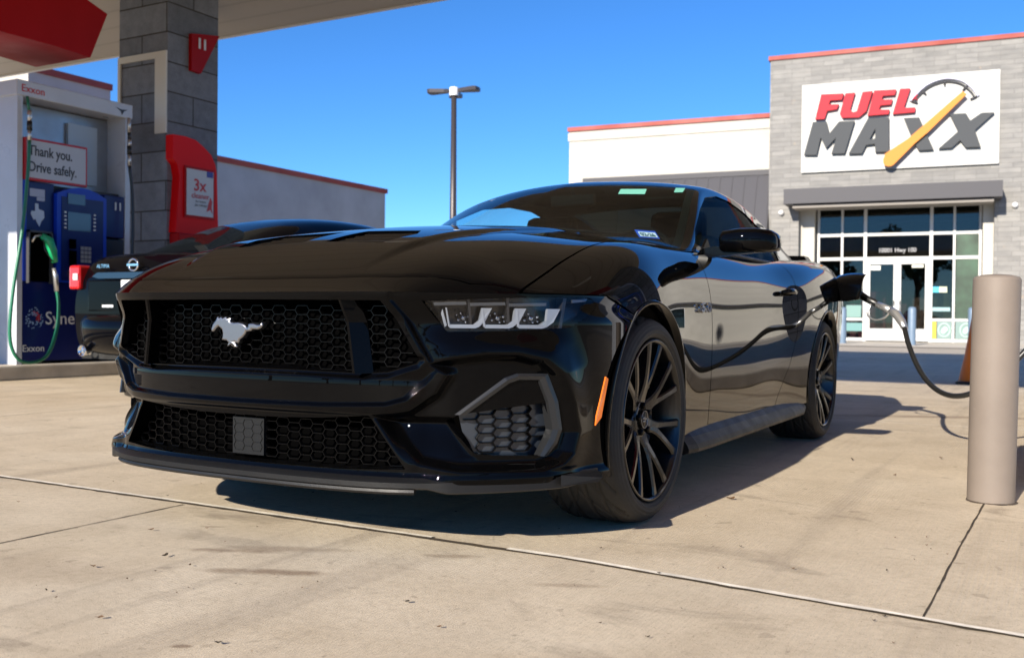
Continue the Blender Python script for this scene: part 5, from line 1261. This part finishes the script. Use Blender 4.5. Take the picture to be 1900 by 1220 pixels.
# ================= neighbour buildings =================
WGR=P('pale_rendered_wall',(.36,.37,.39),.8,var=.10,vs=.9,bump=.2,bs=30)
t=thing('long_wall_building',(-22,22,0),'long pale building with a red roof edge behind the dark sedan','building')
b=MB(); b.box((-28,12.2,0),(-20.0,26.95,5.26)); b.build('wall',WGR,t)
b=MB(); b.box((-28.05,12.1,5.261),(-19.94,27.03,5.43)); b.build('roof_edge',COP,t)
t=thing('corner_building',(-24,15,0),'cream building corner with a red roof edge behind the white pump header','building')
b=MB(); b.box((-34,13.74,0),(-22,16.22,7.1)); b.box((-34.1,13.66,6.75),(-21.93,16.26,7.102)); b.build('wall',STUC,t)
b=MB(); b.box((-34.15,13.6,7.103),(-21.88,16.3,7.28)); b.build('roof_edge',COP,t)
# ================= lot lamp =================
t=thing('lamp_post',(-12.95,20.6,0),'tall dark parking lot lamp post with three flat heads','lamp post')
LP=P('bronze_lamp_metal',(.07,.06,.06),.4,metal=.4); 
b=MB(); b.tube([(-12.95,20.6,0),(-12.95,20.6,3),(-12.96,20.6,7.0)],[.115,.10,.075],12); b.build('pole',LP,t)
b=MB(); b.lathe([(.13,-.12),(.13,.10),(.10,.12),(.001,.12)],(-12.96,20.6,7.05),(0,0,1),12); b.build('collar',WHITEP,t)
for k,(dx,dy) in enumerate(((-.95,-.25),(-.45,.85),(.95,.1))):
    L=math.hypot(dx,dy); ux,uy=dx/L,dy/L; b=MB(); c0=(-12.96+ux*.15,20.6+uy*.15,7.02); 
    b.prism([(.0,-.05),(.12,-.10),(.52,-.20),(.60,-.16),(.62,.0),(.60,.16),(.52,.20),(.12,.10),(0,.05)],c0,(ux,uy,0),(-uy,ux,0),(0,0,1),.10); b.build('lamp_head',LP,t)
# ================= dark sedan =================
sd_=thing('dark_sedan',(-5.1,5.4,0),'dark sedan seen from behind, parked beside the blue fuel pump','car')
NP=gloss('sedan_paint',(.0015,.0017,.003),.006,.85,4,.01,.003)
XC,YR=-5.22,3.1
SS=[ # y from rear, section (x,z): centre deck .. side .. bottom
(0.0,[(0,1.04),(.35,1.04),(.60,1.02),(.74,.98),(.80,.92),(.83,.82),(.84,.70),(.83,.55),(.80,.42),(.74,.34)]),
(.06,[(0,1.17),(.36,1.165),(.60,1.15),(.74,1.11),(.82,1.03),(.865,.88),(.875,.72),(.87,.55),(.85,.40),(.80,.30)]),
(.25,[(0,1.215),(.36,1.21),(.60,1.195),(.745,1.16),(.83,1.07),(.885,.90),(.905,.72),(.90,.55),(.88,.38),(.84,.28)]),
(.8,[(0,1.235),(.36,1.23),(.60,1.215),(.75,1.185),(.845,1.09),(.90,.92),(.925,.74),(.925,.56),(.905,.38),(.87,.26)]),
(1.6,[(0,1.2),(.36,1.2),(.60,1.19),(.76,1.16),(.85,1.08),(.905,.92),(.925,.74),(.925,.56),(.905,.36),(.88,.24)]),
(3.2,[(0,1.15),(.36,1.15),(.60,1.14),(.76,1.12),(.85,1.04),(.905,.90),(.925,.72),(.925,.54),(.905,.36),(.88,.24)]),
(4.6,[(0,.95),(.36,.95),(.60,.93),(.74,.90),(.82,.85),(.86,.75),(.87,.65),(.86,.5),(.85,.36),(.82,.26)])]
def sedan_pts(ys): return natspline(np.array([s[0] for s in SS]),np.array([s[1] for s in SS]),ys)
yq=np.concatenate([np.linspace(0,.3,16),np.linspace(.3,4.6,60)[1:]]); S_=bspline(np.moveaxis(sedan_pts(yq),1,0),np.linspace(0,1,50))
Pm=np.zeros(S_.shape[:2]+(3,)); Pm[...,0]=S_[...,0]; Pm[...,2]=S_[...,1]; Pm[...,1]=yq[None]; Pm[0,:,0]=0
bd_=grid(Pm,flip=True).clip(lambda V: np.minimum(np.hypot(V[:,1]-1.05,V[:,2]-.34)-.37,np.hypot(V[:,1]-3.85,V[:,2]-.34)-.37)).both()
def shiftN(s): s.V=s.V+np.array([XC,YR,0]); return s
surf('sedan_body',shiftN(bd_),NP,sd_)
E0=bspline(np.array(SS[0][1]),np.linspace(0,1,50))
# closed tail face: rings shrink towards the middle and bulge rearwards
V=[];K=6
for k in range(K+1):
    f=1-k/K
    for x,z in E0: V.append((x*f,-.03*math.sin((1-f)*1.57),.66+(z-.66)*f))
s_=Surf(V,[[k*50+i,k*50+i+1,(k+1)*50+i+1,(k+1)*50+i] for k in range(K) for i in range(49)]).both(); surf('tail_panel',shiftN(s_),NP,sd_)
# bumper bulge
bs=[]
zz=[.30,.34,.42,.52,.60,.655,.68]; oo=[-.02,.05,.09,.105,.10,.07,.0]
V=[]
for z,o in zip(zz,oo):
    for i in range(22):
        a=i/21; x=.90*math.sin(a*1.45)/math.sin(1.45); y=-o+.34*(a**3.2); V.append((x-(.03 if z<.32 else 0)*a,y,z))
s_=Surf(V,[[r*22+i,r*22+i+1,(r+1)*22+i+1,(r+1)*22+i][::-1] for r in range(len(zz)-1) for i in range(21)]).both(); surf('rear_bumper',shiftN(s_),NP,sd_)
# cabin
GS=[(.45,[(0,1.235),(.3,1.235),(.55,1.225),(.66,1.21),(.72,1.20),(.80,1.12)]),(.85,[(0,1.43),(.3,1.425),(.50,1.40),(.62,1.34),(.70,1.25),(.80,1.12)]),(1.3,[(0,1.60),(.3,1.595),(.49,1.56),(.60,1.49),(.68,1.34),(.80,1.12)]),(1.9,[(0,1.71),(.3,1.70),(.48,1.67),(.58,1.60),(.67,1.40),(.80,1.12)]),(2.7,[(0,1.745),(.3,1.735),(.48,1.70),(.58,1.63),(.67,1.40),(.80,1.12)]),(3.4,[(0,1.68),(.3,1.67),(.48,1.63),(.59,1.56),(.68,1.36),(.80,1.10)]),(4.0,[(0,1.45),(.3,1.44),(.5,1.40),(.62,1.33),(.70,1.22),(.80,1.08)]),(4.5,[(0,1.1),(.3,1.09),(.5,1.07),(.62,1.05),(.70,1.03),(.80,1.0)])]
yq=np.linspace(.45,4.5,70); S_=bspline(np.moveaxis(natspline(np.array([s[0] for s in GS]),np.array([s[1] for s in GS]),yq),1,0),np.linspace(0,1,40))
Pm=np.zeros(S_.shape[:2]+(3,)); Pm[...,0]=S_[...,0]; Pm[...,2]=S_[...,1]; Pm[...,1]=yq[None]; Pm[0,:,0]=0
cb_=grid(Pm,flip=True); rwp=[(-.2,.55),(.52,.55),(.46,1.45),(-.2,1.50)]
swp=[(1.0,1.16),(1.35,1.42),(2.0,1.55),(2.9,1.56),(3.6,1.40),(3.9,1.15)]
rwf=lambda V: psdf(rwp,V[:,0],V[:,1]); swf=lambda V: np.minimum(psdf(swp,V[:,1],V[:,2]),V[:,0]-.5)
surf('sedan_roof',shiftN(cb_.clip(lambda V:-rwf(V)).clip(lambda V:-swf(V)).both()),NP,sd_)
DG=gloss('privacy_glass',(.004,.006,.007),.04,.8,4)
surf('rear_window',shiftN(cb_.clip(rwf).both()),DG,sd_); surf('side_window',shiftN(cb_.clip(swf).both()),DG,sd_)
for s in (-1,1):
    b=MB(); b.box((XC+s*.725,YR-.05,.90),(XC+s*.87,YR+.16,1.13),.025); tl=b.build('tail_light',REDL,sd_)
    b=MB(); b.box((XC+s*.735,YR-.056,.99),(XC+s*.80,YR-.0505,1.05)); b.build('reverse_lamp',P('clear_lamp',(.6,.6,.62),.15,coat=.5),tl)
    b=MB(); b.lathe([(.05,0),(.052,-.02),(.046,-.02),(.042,.06)],(XC+s*.62,YR-.075,.33),(.0,1,0),20); b.build('exhaust_tip',CHROMEP,sd_)
b=MB(); b.prism([(-.54,.02),(-.47,.055),(.47,.055),(.54,.02),(.46,-.0),(-.46,-.0)],(XC,YR-.045,1.0),(1,0,0),(0,0,1),(0,1,0),.05); b.build('trunk_garnish',P('dark_chrome',(.10,.11,.14),.10,metal=1),sd_)
b=MB(); b.box((XC-.62,YR-.028,.70),(XC+.62,YR-.010,.985),.01); b.build('plate_recess',NP,sd_)
b=MB(); b.box((XC-.155,YR-.040,.82),(XC+.155,YR-.030,.985),.003); pt=b.build('licence_plate',P('plate_white',(.62,.64,.68),.4),sd_)
b=MB(); b.box((XC-.12,YR-.0415,.84),(XC-.08,YR-.0405,.90)); b.box((XC-.06,YR-.0415,.84),(XC-.02,YR-.0405,.90)); b.box((XC+.02,YR-.0415,.84),(XC+.06,YR-.0405,.90)); b.build('plate_characters',PBL,pt)
b=MB(); ring=[(XC+.06*math.cos(a),YR-.03,1.12+.052*math.sin(a)) for a in np.linspace(0,2*math.pi,29)]; b.tube(ring,.011,8,caps=False); b.box((XC-.075,YR-.045,1.108),(XC+.075,YR-.025,1.132),.003); b.build('round_emblem',CHROMEP,sd_)
text('model_letters','ALTIMA',.05,(XC-.43,YR-.012,1.10),(1,0,0),(0,0,1),CHROMEP,sd_,.006)
b=MB(); b.box((XC-.42,YR-.03,.735),(XC-.27,YR-.026,.757)); b.build('dealer_badge',WHITEP,sd_)
for (x,y) in ((-.80,1.05),(.80,1.05),(-.80,3.85),(.80,3.85)):
    sg=1 if x>0 else -1
    b=MB(); b.lathe([(.22,.0),(.30,-.01),(.325,-.02),(.335,-.05),(.335,-.18),(.32,-.21),(.2,-.21)],(XC+x+sg*.10,YR+y,.335),(sg,0,0),40); wn=b.build('sedan_wheel',RUBBER,sd_)
    b=MB(); b.lathe([(.22,-.005),(.20,-.03),(.05,-.04),(.001,-.03)],(XC+x+sg*.10,YR+y,.335),(sg,0,0),30); b.build('sedan_rim',GREYM,wn)
b=MB(); b.box((XC-.8,YR+.05,.25),(XC+.8,YR+4.4,.42)); b.build('underbody',UNDER,sd_)
# ================= trees and houses behind the camera (seen only in reflections) =================

def leafball(rg,n,rx,rz,sz):
    V=[];F=[]
    cl=[(rg.gauss(0,.42)*rx,rg.gauss(0,.42)*rx,rg.gauss(0,.40)*rz,rg.uniform(.18,.34)*rx) for _ in range(26)]
    for i in range(n):
        c=cl[i%26]; a,b_=rg.uniform(0,6.28),math.acos(rg.uniform(-1,1)); r=c[3]*rg.uniform(.55,1)
        p=Vector((c[0]+r*math.sin(b_)*math.cos(a),c[1]+r*math.sin(b_)*math.sin(a),c[2]+r*math.cos(b_)*.8))
        u=Vector((rg.gauss(0,1),rg.gauss(0,1),rg.gauss(0,1))).normalized(); w_=u.cross(Vector((rg.gauss(0,1),rg.gauss(0,1),rg.gauss(0,1)))).normalized(); q=sz*rg.uniform(.6,1.2); k=len(V)
        V+=[p-u*q,p+w_*q*.45,p+u*q,p-w_*q*.45]; F.append([k,k+1,k+2,k+3])
    return V,F
rg=random.Random(11); LEAFM=N('tree_leaves'); f=LEAFM.noise(LEAFM.tc(),.9,3); LEAFM.l(LEAFM.ramp(f,[(.3,(.022,.045,.012)),(.7,(.07,.11,.03))]),LEAFM.p.inputs['Base Color']); LEAFM.p.inputs['Roughness'].default_value=.6; BARK=P('tree_bark',(.09,.07,.05),.9,var=.3,vs=6)
tv,tf=leafball(rg,3200,3.2,2.6,.26); tmpl=None
for k,(x,y,s_) in enumerate(((-34,-40,1.2),(-24,-46,1.0),(-14,-44,1.3),(-6,-50,1.1),(3,-46,1.25),(12,-43,1.0),(21,-48,1.3),(30,-42,1.15),(40,-50,1.2),(48,-30,1.2))):
    t=thing('shade_tree',(x,y,0),'leafy shade tree across the street behind the camera, number %s counted from the west'%('one two three four five six seven eight nine ten'.split()[k]),'tree','shade trees behind the camera')
    if tmpl is None:
        cr=mesh('crown',[(v[0],v[1],v[2]+5.6) for v in tv],tf,LEAFM.m); b=MB(); b.tube([(0,0,0),(.1,0,2),(0,.1,4),(.2,0,6)],[.28,.22,.17,.06],10)
        for q in range(6):
            a=q*1.05; b.tube([(0,0,2.6+.3*q),(math.cos(a)*1.2,math.sin(a)*1.2,4.2+.3*q),(math.cos(a)*2.1,math.sin(a)*2.1,5.4+.2*q)],[.12,.07,.03],7)
        tr=b.build('trunk',BARK); tmpl=(cr,tr)
        for o in tmpl: o.parent=t
    else:
        for o in tmpl: c=o.copy(); col.objects.link(c); c.parent=t
    t.scale=(s_,s_,s_); t.rotation_euler=(0,0,k*1.3)
